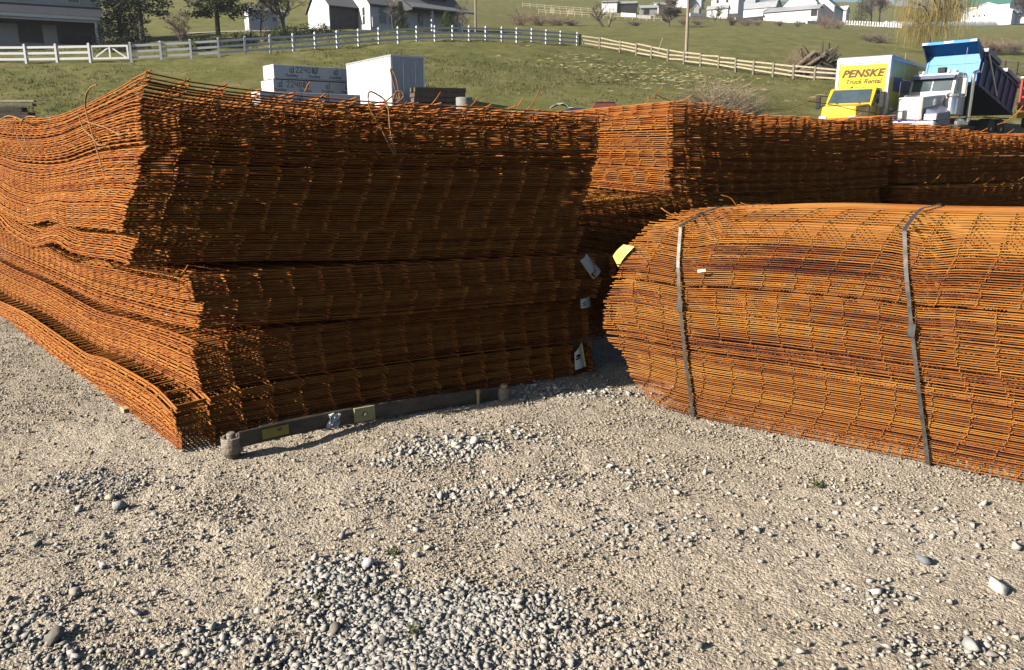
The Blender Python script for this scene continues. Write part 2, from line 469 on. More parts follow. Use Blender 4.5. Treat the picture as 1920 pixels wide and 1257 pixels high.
# single stones that stand out
STONES = [(1868, 1108, .042, 'chunky white stone with a sharp shadow at the far right of the gravel', (.60, .56, .50)), (1386, 969, .020, 'small dark edged stone alone on the smooth tan gravel', (.42, .35, .26)),
          (690, 1058, .034, 'pale grey stone standing clear above the grey gravel patch', (.50, .49, .47)), (222, 950, .034, 'slanted grey stone with a dark underside at the left gravel', (.36, .35, .33)),
          (207, 932, .030, 'tan rounded stone just behind the slanted grey stone', (.45, .38, .29)), (104, 1198, .036, 'dark brown stone low at the left foreground', (.17, .15, .13)),
          (397, 1176, .024, 'pale tan stone with a long shadow above the lower left gravel', (.50, .44, .35)), (254, 1150, .022, 'flat light grey stone lying alone in the lower left', (.47, .44, .40)),
          (1640, 1112, .026, 'broken whitish stone in the right middle of the yard', (.58, .55, .49)), (1644, 1149, .024, 'flat white stone half sunk below the broken whitish stone', (.55, .51, .45)),
          (1730, 1055, .034, 'flat slate blue stone pressed into the right side of the yard', (.20, .21, .23)), (722, 1205, .030, 'upright dark wedge stone inside the grey gravel patch', (.16, .155, .15)),
          (630, 1180, .030, 'brown boulder like stone at the left rim of the grey gravel patch', (.20, .17, .14)), (58, 913, .02, 'small dark stone by the left photo edge with a long shadow', (.24, .20, .16)),
          (890, 835, .034, 'largest whitish stone of the rubble in front of the leaf spring', (.56, .54, .50)), (140, 1115, .028, 'low grey brown stone at the left of the yard', (.33, .29, .24)), (1500, 1230, .02, 'small pale stone at the bottom right of centre', (.5, .46, .4)),
          (1815, 1222, .034, 'grey flat stone at the bottom right of the gravel', (.36, .35, .33))]
for i, (px, py, s, lb, c) in enumerate(STONES):
    V, F = rock_proto(200+i, 2)
    p = on_ground(px, py)
    o = np_mesh('stone', V*s*np.array([.85, .8, .85]), F, mat('stone face %d' % i, c, tuple(min(.75, k*1.25) for k in c), 30, .85, bump=.15, bscale=60))
    o.location = (p.x, p.y, float(yard_z(np.array([p.x]), np.array([p.y]))[0]) + s*.35)
    o.rotation_euler = (.2, -.1, i*1.3)
    tag(o, lb, 'stone')
# ================================================================== rusty welded wire mesh
def rust_material(name, dark, mid, light, st=(1, 1, 3.5), sc=7, lo=.36):
    m = bpy.data.materials.new(name); m.use_nodes = True
    nt = m.node_tree; N = nt.nodes; L = nt.links; b = N['Principled BSDF']
    b.inputs['Roughness'].default_value = .8; b.inputs['Specular IOR Level'].default_value = .25
    tc = N.new('ShaderNodeTexCoord')
    n = N.new('ShaderNodeTexNoise'); n.inputs['Scale'].default_value = sc; n.inputs['Detail'].default_value = 7; n.inputs['Roughness'].default_value = .75
    mp = N.new('ShaderNodeMapping'); mp.inputs['Scale'].default_value = st
    L.new(tc.outputs['Object'], mp.inputs[0]); L.new(mp.outputs[0], n.inputs[0])
    oi = N.new('ShaderNodeObjectInfo')
    ad = N.new('ShaderNodeMath'); ad.operation = 'MULTIPLY_ADD'; ad.inputs[1].default_value = .22
    L.new(oi.outputs['Random'], ad.inputs[0]); L.new(n.outputs[0], ad.inputs[2])
    r = N.new('ShaderNodeValToRGB'); e = r.color_ramp.elements
    e[0].position, e[0].color = lo, (*dark, 1); e[1].position, e[1].color = .82, (*light, 1)
    k = e.new(.58); k.color = (*mid, 1)
    L.new(ad.outputs[0], r.inputs[0]); L.new(r.outputs[0], b.inputs['Base Color'])
    return m
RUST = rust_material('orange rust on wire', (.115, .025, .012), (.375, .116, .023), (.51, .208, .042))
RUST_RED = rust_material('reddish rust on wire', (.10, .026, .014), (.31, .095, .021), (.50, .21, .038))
RUST_GOLD = rust_material('golden rust with purple brown streaks', (.085, .024, .024), (.355, .122, .028), (.53, .248, .050), (.55, .55, 9), 1.7, .40)
WR = .0037

def tubes(A, r):
    """A (wires, samples, 3) -> vertices and quads of four sided rods"""
    w, n, _ = A.shape
    T = np.gradient(A, axis=1); T /= np.linalg.norm(T, axis=2, keepdims=True)
    up = np.zeros_like(T); up[..., 2] = 1
    s = np.cross(T, up); ln = np.linalg.norm(s, axis=2, keepdims=True); s /= np.maximum(ln, 1e-6)
    u = np.cross(s, T)
    V = np.stack([A + r*(math.cos(g)*s + math.sin(g)*u) for g in (0, math.pi/2, math.pi, 1.5*math.pi)], 2)
    base = (np.arange(w)*n*4)[:, None, None] + (np.arange(n-1)*4)[None, :, None] + np.arange(4)[None, None, :]
    nxt = (np.arange(w)*n*4)[:, None, None] + (np.arange(n-1)*4)[None, :, None] + ((np.arange(4)+1) % 4)[None, None, :]
    F = np.stack([base, base+4, nxt+4, nxt], -1).reshape(-1, 4)
    c0 = (np.arange(w)*n*4)[:, None] + np.array([0, 1, 2, 3]); c1 = (np.arange(w)*n*4 + (n-1)*4)[:, None] + np.array([3, 2, 1, 0])
    return V.reshape(-1, 3), np.concatenate([F, c0, c1])

def mesh_sheet(parent, matl, org, du, dv, u0, u1, v0, v1, pu, pv, zf, flip, ou=.045, ov=.014, su=.075, sv=.16, bent=0.0, r=WR, warp=None, ush=0.0):
    """one welded sheet; wires run along du at pitch pv and along dv at pitch pu; zf(u, v) is its height"""
    vj = np.arange(v0+ov, v1-ov+1e-6, pv); ui = np.arange(u0+ou, u1-ou-.06, pu); ui[1:] += ush
    us = np.unique(np.concatenate([np.linspace(u0, u1, max(4, int((u1-u0)/su))), [u0+.02, u0+ou]])); vs = np.unique(np.concatenate([np.linspace(v0, v1, max(4, int((v1-v0)/sv))), [v0+.02]]))
    def pos(U, V, dz):
        Z = zf(U, V) + dz
        if warp is not None: U, V = warp(U, V)
        X = org[0] + U*du[0] + V*dv[0]; Y = org[1] + U*du[1] + V*dv[1]
        return np.stack([X, Y, Z], -1)
    sg = 1 if flip else -1
    U, V = np.meshgrid(us, vj, indexing='ij'); A = pos(U.T, V.T, sg*r*.95)
    if bent:                    # single rod ends knocked up or down
        k = rng.random(len(vj)) < bent
        e = np.clip(1-(us-u0)/.16, 0, 1)**2
        amp = np.where(k, rng.normal(.025, .03, len(vj)), rng.normal(0, .003, len(vj)))
        A[:, :, 2] += amp[:, None]*e[None, :]
    V1, F1 = tubes(A, r)
    U, V = np.meshgrid(ui, vs, indexing='ij'); B = pos(U, V, -sg*r*.95)
    V2, F2 = tubes(B, r)
    Vv, Ff = np.concatenate([V1, V2]), np.concatenate([F1, F2+len(V1)])
    pl = parent.location
    return np_mesh('wire_sheet', Vv - np.array(pl[:], dtype=float), Ff, matl, parent, smooth=True)

def smooth_line(pts, n=160, k=5):
    x = np.array([p[0] for p in pts]); y = np.array([p[1] for p in pts]); o = np.argsort(x); x, y = x[o], y[o]
    xi = np.linspace(x[0], x[-1], n); yi = pchip(x, y, xi)
    return lambda q: np.interp(q, xi, yi)

# ---- the big left stack
C0 = on_ground(338, 848)
E0 = on_ground(1122, 702)
DV = Vector((E0.x-C0.x, E0.y-C0.y)); WID = DV.length; DV.normalize()
DU = Vector((-.684, .729)).normalized()
ULEN = 5.0
face = {  # rows read along the long left side and along the end face, as sight lines
 'l0': [(-3, 224), (60, 223), (100, 214), (130, 201), (170, 181), (205, 163), (235, 146), (262, 137)],
 'l1': [(-3, 291), (40, 303), (80, 306), (121, 303), (160, 290), (187, 281), (225, 275), (265, 272)],
 'l2b': [(-3, 421), (32, 423), (57, 448), (100, 473), (154, 469), (182, 486), (225, 496), (268, 502)],
 'l3t': [(-3, 431), (38, 452), (92, 477), (164, 492), (244, 507), (330, 524)],
 'l4': [(-3, 497), (60, 525), (130, 560), (200, 585), (282, 608), (348, 618)],
 'l5': [(-3, 560), (60, 590), (153, 650), (200, 668), (282, 712), (346, 747)],
 'l4b': [(-3, 498), (60, 527), (130, 567), (200, 588), (282, 613), (348, 641)],
 'l5b': [(-3, 561), (60, 592), (153, 655), (200, 670), (282, 715), (334, 766)],
 'f4b': [(340, 641), (450, 622), (600, 609), (700, 598), (900, 581), (1122, 560)],
 'f5b': [(334, 766), (420, 744), (520, 722), (620, 706), (800, 681), (1122, 644)],
 'l6': [(-3, 612), (50, 637), (118, 702), (172, 743), (229, 772), (275, 806), (332, 852)],
 'f0': [(262, 137), (330, 152), (400, 163), (470, 172), (600, 186), (750, 197), (900, 204), (1000, 210), (1112, 216)],
 'f1': [(258, 272), (400, 280), (550, 286), (730, 291), (900, 294), (1118, 299)],
 'f2b': [(262, 499), (380, 493), (550, 488), (700, 488), (900, 482), (1122, 474)],
 'f3t': [(330, 511), (500, 505), (700, 496), (900, 487), (1122, 479)],
 'f4': [(340, 617), (500, 606), (700, 594), (900, 577), (1122, 557)],
 'f5': [(345, 746), (450, 725), (600, 704), (800, 677), (1122, 640)],
 'f6': [(338, 850), (420, 835), (600, 800), (800, 762), (1000, 724), (1122, 701)]}
def left_fn(k):
    pts = [on_plane(a, b, C0, DU) for a, b in face[k]]
    return smooth_line([(max(min(p[0], ULEN+2), -.3), p[1]) for p in pts])
def front_fn(k): return smooth_line([on_plane(a, b, C0, DV) for a, b in face[k]])
LF = {k: left_fn(k) for k in face if k[0] == 'l'}
FF = {k: front_fn(k) for k in face if k[0] == 'f'}
def surf(lk, fk):
    lf, ff = LF[lk], FF[fk]; l0 = lf(0.0)
    def s(u, v):
        w = np.clip(v/WID, 0, 1); w = w*w*(3-2*w)
        return ff(v) + (lf(u)-l0)*(1-.75*w)
    return s
PITCHZ = .0106
def make_stack(name, label, loc, lay, org, du, dv, L, W, bot, top, dU, dV, matl, group, seed, pu=.152, pv=None, bent=.004, splay=0.0, drift=.05, lean=0.0):
    """a bundle: as many sheets as fit between its bottom and top surfaces"""
    t = thing(name, label, 'wire mesh', loc, 0, group)
    pv = pv or (W-.06)/16
    zb = float(bot(np.array(L*.4), np.array(W*.5))); zt = float(top(np.array(L*.4), np.array(W*.5)))
    n = max(3, int(round((zt-zb)/lay)))
    r = np.random.default_rng(seed)
    ph = r.uniform(0, 6, 6); g = r.integers(9, 17)
    c1 = c2 = 0.0
    inc = np.where(r.random(n) < .09, r.uniform(1.3, 1.8, n), 1.0); FK = (np.cumsum(inc)-inc/2)/inc.sum()
    for k in range(n):
        f = float(FK[k])
        if k % g == 0:
            c1, c2 = r.normal(0, .005), r.normal(0, .014)
            sl, sd = r.normal(0, .0022), r.normal(0, .0026)
        a1, a2 = r.normal(0, .0008), r.normal(0, .0008)
        gap = .0014*math.sin(k*.9+ph[0])
        def zf(u, v, f=f, k=k, a1=a1, a2=a2, gap=gap):
            z = bot(u, v)*(1-f) + top(u, v)*f
            z = z + a1*np.sin(u*2.1+k*.7) + a2*np.sin(v*2.7+k*1.3) + gap*np.sin(u*1.3+v*1.7+ph[1]+k*.21) + .0005*np.sin(u*9+k)+.0005*np.sin(v*8+k*2.2)
            z = z + splay*f*f*np.clip(1-u/.7, 0, 1)**2*(.4+.6*r.random())
            return z
        j1 = c1 + sl*(k % g)*.5 + r.normal(0, .003); j2 = c2 + sd*1.3*(k % g) + r.normal(0, .003) + lean*(1-f)
        o = Vector((org[0], org[1])) + Vector(du)*(dU+j1) + Vector(dv)*(dV+j2)
        mesh_sheet(t, matl, o, du, dv, 0, L, 0, W, pu, pv, zf, True, bent=bent if k < n-3 else .16, ush=float(np.clip(.035*math.sin(k*.33+ph[2])+r.normal(0, .022), -.06, .06)))
    return t
ST_GRP = 'bundles of the tall left stack'
mk = lambda nm, lb, b, tp, dU, dV, sd, mt=RUST, **kw: make_stack('wire_mesh_bundle', lb, (C0.x, C0.y, 0), PITCHZ, C0, DU, DV, ULEN, WID, surf(*b), surf(*tp), dU, dV, mt, ST_GRP, sd, **kw)
B5 = mk('', 'lowest rusty mesh bundle of the tall left stack, corner sagging behind the leaf spring', ('l6', 'f6'), ('l5b', 'f5b'), 0.0, .0, 1)
B4 = mk('', 'second rusty mesh bundle from the ground in the tall left stack', ('l5', 'f5'), ('l4b', 'f4b'), -.02, .075, 2)
B3 = mk('', 'middle rusty mesh bundle of the tall left stack, right under the wide dark gap', ('l4', 'f4'), ('l3t', 'f3t'), -.05, .105, 3)
B2 = mk('', 'thick rusty mesh bundle just below the curled top one, wavy on its sunny side', ('l2b', 'f2b'), ('l1', 'f1'), .02, -.03, 4, lean=-.11)
B1 = mk('', 'topmost rusty mesh bundle of the tall left stack with its near corner curling upward', ('l1', 'f1'), ('l0', 'f0'), -.0, -.01, 5, lean=-.02, bent=.12, splay=.02)

# ---- the two stacks behind
def wavy(z, seed, amp=.02):
    r = np.random.default_rng(seed); p = r.uniform(0, 6, 4)
    return lambda u, v: z + amp*np.sin(u*1.6+p[0]) + amp*.6*np.sin(v*1.9+p[1]) + amp*.4*np.sin(u*3.3+v*1.2+p[2])
DU2 = Vector((-.56, .83)).normalized()
CB = at_depth(1258, 330, 5.4)
CBx = (CB.x, CB.y)
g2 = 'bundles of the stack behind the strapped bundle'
def bumped(f, amp):
    return lambda u, v: f(u, v) + amp*np.clip(1-u/1.2, 0, 1)**2
zb1, zb2, zb3 = wavy(.06, 1, .01), wavy(.56, 2, .010), wavy(1.07, 3, .012)
zb4 = lambda u, v: 1.665 + .03*np.exp(-((v-.0)/.5)**2) - .035*v/2.5 + .02*np.sin(v*2.6+1) + .012*np.sin(v*6) - .05*np.clip(u/2, 0, 1)
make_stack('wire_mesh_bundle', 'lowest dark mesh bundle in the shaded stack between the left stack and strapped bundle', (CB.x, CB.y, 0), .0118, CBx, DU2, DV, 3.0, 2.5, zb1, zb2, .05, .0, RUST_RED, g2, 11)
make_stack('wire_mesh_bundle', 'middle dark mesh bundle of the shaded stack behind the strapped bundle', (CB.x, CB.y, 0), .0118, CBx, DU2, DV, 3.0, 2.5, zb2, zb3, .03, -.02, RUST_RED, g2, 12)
make_stack('wire_mesh_bundle', 'top mesh bundle behind the strapped bundle, its left end glowing orange in the sun', (CB.x, CB.y, 0), .0118, CBx, DU2, DV, 3.0, 2.5, zb3, zb4, .0, .0, RUST, g2, 13, bent=.02)
CC = (CB.x + DV.x*2.60 + .02, CB.y + DV.y*2.60)
g3 = 'bundles of the stack at the far right'
zc1, zc2, zc3, zc3b = wavy(.06, 5, .01), wavy(1.07, 6, .010), wavy(1.09, 6, .010), wavy(1.31, 7, .010)
zc4 = lambda u, v: 1.60 - .045*v + .05*np.clip((v-1.6)/1, 0, 1)**2 + .015*np.sin(v*3.1) - .05*np.clip(u/2, 0, 1)
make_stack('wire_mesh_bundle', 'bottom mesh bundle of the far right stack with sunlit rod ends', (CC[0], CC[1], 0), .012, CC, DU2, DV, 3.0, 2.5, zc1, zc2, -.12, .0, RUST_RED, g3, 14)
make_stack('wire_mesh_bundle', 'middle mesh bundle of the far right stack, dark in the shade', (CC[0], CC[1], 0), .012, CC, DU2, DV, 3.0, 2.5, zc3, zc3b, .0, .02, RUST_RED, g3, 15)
make_stack('wire_mesh_bundle', 'top mesh bundle of the far right stack below the dump truck', (CC[0], CC[1], 0), .012, CC, DU2, DV, 3.0, 2.5, lambda u, v: zc3b(u, v)+.010, zc4, .0, .0, RUST, g3, 16, bent=.03)

# ---- strapped bundle in front on the right
A0 = on_ground(1262, 776); A1 = on_ground(1905, 904)
ES = Vector((A1.x-A0.x, A1.y-A0.y)).normalized(); EW = Vector((-ES.y, ES.x))
sedge = smooth_line([(z, s) for s, z in [on_plane(a, b, A0, ES) for a, b in [(1212, 400), (1200, 425), (1182, 450), (1163, 500), (1150, 540), (1141, 565), (1139, 610), (1150, 648), (1172, 668), (1180, 690), (1186, 722), (1205, 748), (1232, 772)]]], k=3)
RL, RW = 3.3, 1.75
ztop = smooth_line([(s, z) for s, z in [on_plane(a, b, A0, ES) for a, b in [(1100, 440), (1200, 428), (1270, 430), (1380, 428), (1500, 430), (1690, 440), (1800, 444), (1920, 448), (2200, 456)]]])
zbot = smooth_line([(s, z) for s, z in [on_plane(a, b, A0, ES) for a, b in [(1100, 730), (1190, 750), (1262, 772), (1345, 794), (1500, 824), (1690, 861), (1800, 884), (1920, 908), (2200, 964)]]])
STRAP_S = [on_plane(1284, 600, A0, ES)[0], on_plane(1712, 640, A0, ES)[0]]
SB = thing('strapped_mesh_bundle', 'low bulging rusty mesh bundle with two dark steel straps on the sunny gravel', 'wire mesh', (A0.x, A0.y, 0))
NR = 102
gaps = [.36, .70]
def bulge(f): return -.055*math.sin(math.pi*min(1, f*1.02))**.8 + .05*max(0, f-.82)/.18 - .02*max(0, .1-f)/.1
def zR(u, v, f):
    z = (zbot(u)+.012)*(1-f) + ztop(u)*f
    lift = .040*np.clip(v/.55, 0, 1)**.8 - .045*np.clip((v-.7)/1.0, 0, 1)
    z = z + f**1.5*lift
    for q in gaps: z = z + (.008 if f > q else 0)
    for s in STRAP_S: z = z - .03*f**3*np.exp(-((u-s)/.10)**2)*np.exp(-(v/.25)**2)
    return z
rr2 = np.random.default_rng(33)
packs = [0 if (k+.5)/NR < gaps[0] else 1 if (k+.5)/NR < gaps[1] else 2 for k in range(NR)]
pk_off = [.0, .05, -.03]
cnt = [0, 0, 0]
for k in range(NR):
    f = (k+.5)/NR; zc = float(zbot(np.array(.5))*(1-f) + ztop(np.array(.5))*f)
    s0 = float(sedge(zc)) + rr2.normal(0, .008)
    p = packs[k]; q = cnt[p]/max(1, packs.count(p)); cnt[p] += 1
    slip = pk_off[p] + [(.02-.09*(q-.65)**2*3), (.055-.12*q*q if False else .09*(1-q)**2), (.10*q*q)][p]
    slip = slip + rr2.normal(0, .007)
    a1, a2 = rr2.normal(0, .0007, 2); b0 = bulge(f) +   .009*max(0, 1-min(abs(f-q) for q in gaps)/.02) + rr2.normal(0, .003)
    def zf(u, v, f=f, k=k, a1=a1, a2=a2):
        return zR(u, v, f) + a1*np.sin(u*2.3+k) + a2*np.sin(v*3+k*.6) + .0004*np.sin(u*7+k*1.7)
    base = math.floor((s0-slip)/.152)*.152 + slip      # weld rows keep their place along the bundle
    o = Vector((A0.x, A0.y))
    mesh_sheet(SB, RUST_GOLD, o, ES, EW, s0, s0+RL, b0, b0+RW, .152, .152, zf, True, ou=max(.02, base+.152-s0), ov=.010, su=.06, sv=.09, bent=.004 if f < .93 else .07, r=.0029)
STEEL = mat('dark banding steel', (.07, .068, .066), (.15, .145, .14), 24, .45, .5)
def ribbon(path, wdir, w, th):
    """flat band along a path of points"""
    m = MB(); P = [Vector(p) for p in path]; n = len(P); vs = []
    for i, p in enumerate(P):
        t = (P[min(i+1, n-1)]-P[max(i-1, 0)]).normalized(); wd = Vector(wdir); nn = t.cross(wd).normalized()
        vs += [p-wd*w/2-nn*th/2, p+wd*w/2-nn*th/2, p+wd*w/2+nn*th/2, p-wd*w/2+nn*th/2]
    fs = []
    for i in range(n-1):
        for k in range(4): fs.append((i*4+k, i*4+(k+1) % 4, i*4+4+(k+1) % 4, i*4+4+k))
    m.add(vs, fs + [(3, 2, 1, 0), tuple((n-1)*4+k for k in range(4))]); return m
for S, (pa, pb) in zip(STRAP_S, [((1270, 440), (1303, 776)), ((1692, 446), (1742, 862))]):
    path = []
    sa, za = on_plane(*pa, A0, ES); sb, zb_ = on_plane(*pb, A0, ES)
    for v in np.linspace(RW*.98, .05, 14):
        path.append((A0.x+ES.x*sa+EW.x*v, A0.y+ES.y*sa+EW.y*v, float(zR(np.array(sa), np.array(v), 1.0))+.012))
    for q in np.linspace(0, 1, 26):
        f = 1-q; s = sa+(sb-sa)*q; v = bulge(f)-.012
        z = float(zR(np.array(s), np.array(max(v, 0)), f)) + (.004 if q < .1 else 0)
        path.append((A0.x+ES.x*s+EW.x*v, A0.y+ES.y*s+EW.y*v, max(z, .012)))
    for v in (.08, .25, .5): path.append((A0.x+ES.x*sb+EW.x*v, A0.y+ES.y*sb+EW.y*v, .03))
    P0 = np.array(path) - np.array([A0.x, A0.y, 0])
    st = ribbon(P0, (ES.x, ES.y, 0), .017, .002).build('steel_strap', STEEL, SB)
    i = 24; c = Vector(P0[i])
    MB().box(-.015, .015, -.006, .004, -.03, .03, Matrix.Translation(c+Vector((EW.x, EW.y, 0))*-.004) @ Matrix.Rotation(math.atan2(ES.y, ES.x), 4, 'Z')).build('strap_seal', STEEL, st)

# ---- paper tags on the bundles
PAPER = mat('white tag card', (.72, .72, .70), (.82, .82, .80), 8, .6)
PAPER_Y = mat('yellow tag card', (.78, .62, .10), (.85, .72, .22), 14, .55)
INK = mat('black ink', (.02, .02, .02), (.03, .03, .03), 5, .6)
def card(parent, P, D, pts, matl, name, bend=.01, th=.0012, off=0.0):
    """curved card whose corners are read on the vertical plane through P along D"""
    m = MB(); Q = [on_plane(a, b, P, D) for a, b in pts]
    n = Vector((D[1], -D[0], 0)); pl = parent.location; N = 7; vs = []
    for j in range(3):
        for i in range(N):
            s, t = i/(N-1), j/2
            a = [Q[0][k]*(1-s)*(1-t)+Q[1][k]*s*(1-t)+Q[2][k]*s*t+Q[3][k]*(1-s)*t for k in (0, 1)]
            o = off + bend*math.sin(math.pi*s)
            p = Vector((P[0]+D[0]*a[0], P[1]+D[1]*a[0], a[1])) + n*o - Vector(pl)
            vs.append(p)
    vs2 = [p - n*th for p in vs]; fs = []; K = len(vs)
    for j in range(2):
        for i in range(N-1):
            a = j*N+i; fs += [(a, a+1, a+N+1, a+N), (K+a+N, K+a+N+1, K+a+1, K+a)]
    m.add(vs+vs2, fs); return m.build(name, matl, parent)
DVt = (DV.x, DV.y)
def mid_tag(par, pts, ink, extra=None):
    c = card(par, C0, DVt, pts, PAPER, 'paper_tag', .012, off=.03)
    return c
mid_tag(B3, [(1082, 488), (1094, 475), (1121, 507), (1107, 523)], None)
mid_tag(B4, [(1083, 560), (1100, 554), (1102, 573), (1084, 577)], None)
t5 = mid_tag(B5, [(1072, 660), (1085, 638), (1093, 683), (1073, 692)], None)
card(B5, C0, DVt, [(1081, 645), (1086, 638), (1093, 683), (1089, 685)], PAPER_Y, 'tag_stripe', .012, off=.0325)
for (a, b, c, d) in [((1072, 664), (1079, 660), (1081, 664), (1074, 668)), ((1072, 670), (1080, 666), (1080, 669), (1072, 673)), ((1085, 566), (1090, 563), (1090, 565), (1085, 568)), ((1085, 570), (1090, 568), (1090, 570), (1085, 572)), ((1100, 512), (1104, 509), (1105, 514), (1102, 516))]:
    card(B5 if a[1] > 600 else B4 if a[1] > 540 else B3, C0, DVt, [a, b, c, d], INK, 'tag_print', .002, off=.045)
card(SB, A0, (ES.x, ES.y), [(1152, 480), (1172, 458), (1192, 462), (1162, 500)], PAPER_Y, 'yellow_tag', .02, off=.02)
card(SB, A0, (ES.x, ES.y), [(1316, 503), (1331, 501), (1332, 506), (1317, 508)], PAPER, 'label_scrap', .004, off=.068)

# ---- tie wires and loose rods
TIE = mat('pale rusty tie wire', (.27, .12, .035), (.42, .21, .07), 12, .7)
def px_path(pts, P, D, off):
    n = Vector((D[1], -D[0], 0)); out = []
    for a, b in pts:
        s, z = on_plane(a, b, P, D); out.append(Vector((P[0]+D[0]*s, P[1]+D[1]*s, z)) + n*off)
    return out
def spline(pts, k=5):
    P = [Vector(p) for p in pts]; out = []
    for i in range(len(P)-1):
        p0, p1, p2, p3 = P[max(i-1, 0)], P[i], P[i+1], P[min(i+2, len(P)-1)]
        for j in range(k):
            t = j/k
            out.append(.5*((2*p1)+(p2-p0)*t+(2*p0-5*p1+4*p2-p3)*t*t+(3*p1-p0-3*p2+p3)*t**3))
    return out+[P[-1]]
DUt = (-DU.x, -DU.y)
def tie(par, pts, P, D, off, r=.0032, name='tie_wire'):
    q = [p - Vector(par.location) for p in px_path(pts, P, D, off)]
    return MB().tube(spline(q), r, 6).build(name, TIE, par, smooth=True)
tie(B1, [(197, 160), (185, 165), (176, 180), (175, 205), (180, 225), (190, 260), (203, 305), (212, 337)], C0, DUt, .035, .0038)
tie(B1, [(176, 228), (195, 234), (215, 240), (240, 252), (255, 248), (262, 243)], C0, DUt, .038)
tie(B1, [(161, 211), (170, 240), (188, 258), (200, 272), (215, 271)], C0, DUt, .036)
tie(B1, [(42, 222), (36, 232), (42, 256), (55, 285)], C0, DUt, .03)
tie(B1, [(55, 221), (50, 235), (58, 265), (70, 302)], C0, DUt, .03)
tie(B1, [(8, 224), (22, 218), (40, 222), (48, 226), (60, 219), (75, 220)], C0, DUt, .02, .0045)
tie(B1, [(736, 292), (722, 265), (706, 232), (690, 205), (686, 180), (692, 173), (708, 181), (716, 187)], C0, DVt, .03, .0038)
tie(B1, [(716, 187), (724, 205), (727, 240), (734, 275), (738, 290)], C0, DVt, .03, .0042)
# dunnage blocks
WOOD = mat('raw pine block', (.45, .30, .14), (.60, .44, .24), 9, .8, stretch=(1, 6, 1), bump=.3)
def block(px, py, w, h, l, lb, D, P, off=-.05):
    s, z = on_plane(px, py, P, D); n = Vector((D[1], -D[0], 0))
    p = Vector((P[0]+D[0]*s, P[1]+D[1]*s, 0))+n*off
    o = MB().box(-w/2, w/2, 0, l, 0, h).build('wooden_block', WOOD, None, bevel=.004, loc=(p.x, p.y, z), rot=(0, 0, math.atan2(D[1], D[0])))
    tag(o, lb, 'wood block')
block(30, 441, .05, .085, .5, 'pale wooden block propped in the gap under the upper left bundles', DUt, C0, .0)
block(238, 786, .07, .07, .5, 'short pale wooden block under the lowest left bundle', DUt, C0, .02)
# rods sticking out over the stacks
def rod(pts, Y, lb, r=.0035, dY=0.0):
    q = [at_depth(a, b, Y + dY*i/(len(pts)-1)) for i, (a, b) in enumerate(pts)]
    o = MB().tube([p-q[0] for p in spline(q)], r, 6).build('bent_rod', RUST, None, smooth=True, loc=q[0])
    tag(o, lb, 'rod', 'loose rods on the stack tops')
rod([(1160, 222), (1180, 212), (1200, 204), (1215, 190), (1241, 165)], 5.9, 'bent rusty rod rising from the sunlit end of the middle stack')
rod([(1228, 177), (1260, 190), (1320, 202), (1420, 206), (1480, 203), (1540, 182)], 6.2, 'long thin rod arching over the stack left of the yellow truck', .003, 1.0)
rod([(1515, 190), (1560, 197), (1600, 206), (1650, 214), (1700, 226)], 6.6, 'thin dark rod crossing in front of the yellow bonnet', .003, .6)
rod([(1690, 228), (1740, 226), (1800, 222), (1850, 219)], 7.3, 'straight thin rod lying under the white dump truck grille', .003, .8)
rod([(1880, 232), (1895, 222), (1908, 212), (1918, 198)], 8.0, 'curled rod pair end standing up at the right photo edge', .004)
rod([(1870, 234), (1890, 226), (1905, 214), (1913, 204)], 8.0, 'shorter curled rod beside the one at the right photo edge', .004)
rod([(572, 172), (577, 160), (582, 154)], 3.95, 'short bent rod end pointing up before the printed lumber packs', .004)
rod([(882, 200), (889, 193), (895, 185)], 4.55, 'short bent rod end pointing up beside the concrete pipe', .004)
rod([(970, 202), (976, 193), (981, 185)], 4.75, 'short bent rod end pointing up on the bare grass', .004)
rod([(1380, 385), (1370, 372), (1352, 366)], 5.3, 'hooked rod end behind the top of the strapped bundle', .0035)
# ================================================================== leaf spring lying in front of the left stack
SPR = mat('dusty spring steel', (.060, .052, .045), (.13, .115, .10), 9, .6, .35, bump=.3, bscale=60, stretch=(1, 1, 2))
EYE = mat('weathered steel eye', (.24, .20, .155), (.38, .33, .265), 18, .65, .3, bump=.5, bscale=70)
ZINC = mat('yellow zinc bolt', (.42, .35, .17), (.55, .47, .28), 22, .5, .4)
YEL = mat('faded yellow sticker', (.46, .34, .05), (.55, .43, .11), 16, .6)
YELW = mat('worn yellow plate', (.50, .40, .12), (.66, .58, .36), 9, .55, bump=.2, lo=.3, hi=.7)
sp_px = [(452, 858), (540, 837), (612, 816), (690, 798), (760, 786), (840, 769), (938, 755)]
sp = [on_ground(a, b) for a, b in sp_px]
cf = np.polyfit([p.x for p in sp], [p.y for p in sp], 2)
sp = [Vector((p.x, float(np.polyval(cf, p.x)), 0)) for p in sp]
S0 = sp[0].copy()
LS = thing('leaf_spring', 'dark steel leaf spring lying on edge with an eye at each end', 'leaf spring', (S0.x, S0.y, 0))
cl = spline([Vector((p.x-S0.x, p.y-S0.y, 0)) for p in sp], 6)
def leaf(path, h0, h1, th, off=0.0):
    m = MB(); vs = []; n = len(path)
    for i, p in enumerate(path):
        t = (path[min(i+1, n-1)]-path[max(i-1, 0)]).normalized(); nn = Vector((t.y, -t.x, 0)); c = p+nn*off
        k = .012+.036*(1-i/(n-1))
        for a, z in ((-th/2, h0+k), (th/2, h0+k), (th/2, h1+k), (-th/2, h1+k)): vs.append(c+nn*a+Vector((0, 0, z)))
    fs = [(i*4+k, i*4+(k+1) % 4, i*4+4+(k+1) % 4, i*4+4+k) for i in range(n-1) for k in range(4)]
    m.add(vs, fs+[(3, 2, 1, 0), tuple((n-1)*4+k for k in range(4))]); return m
leaf(cl, .006, .082, .016).build('main_leaf', SPR, LS, bevel=.003)
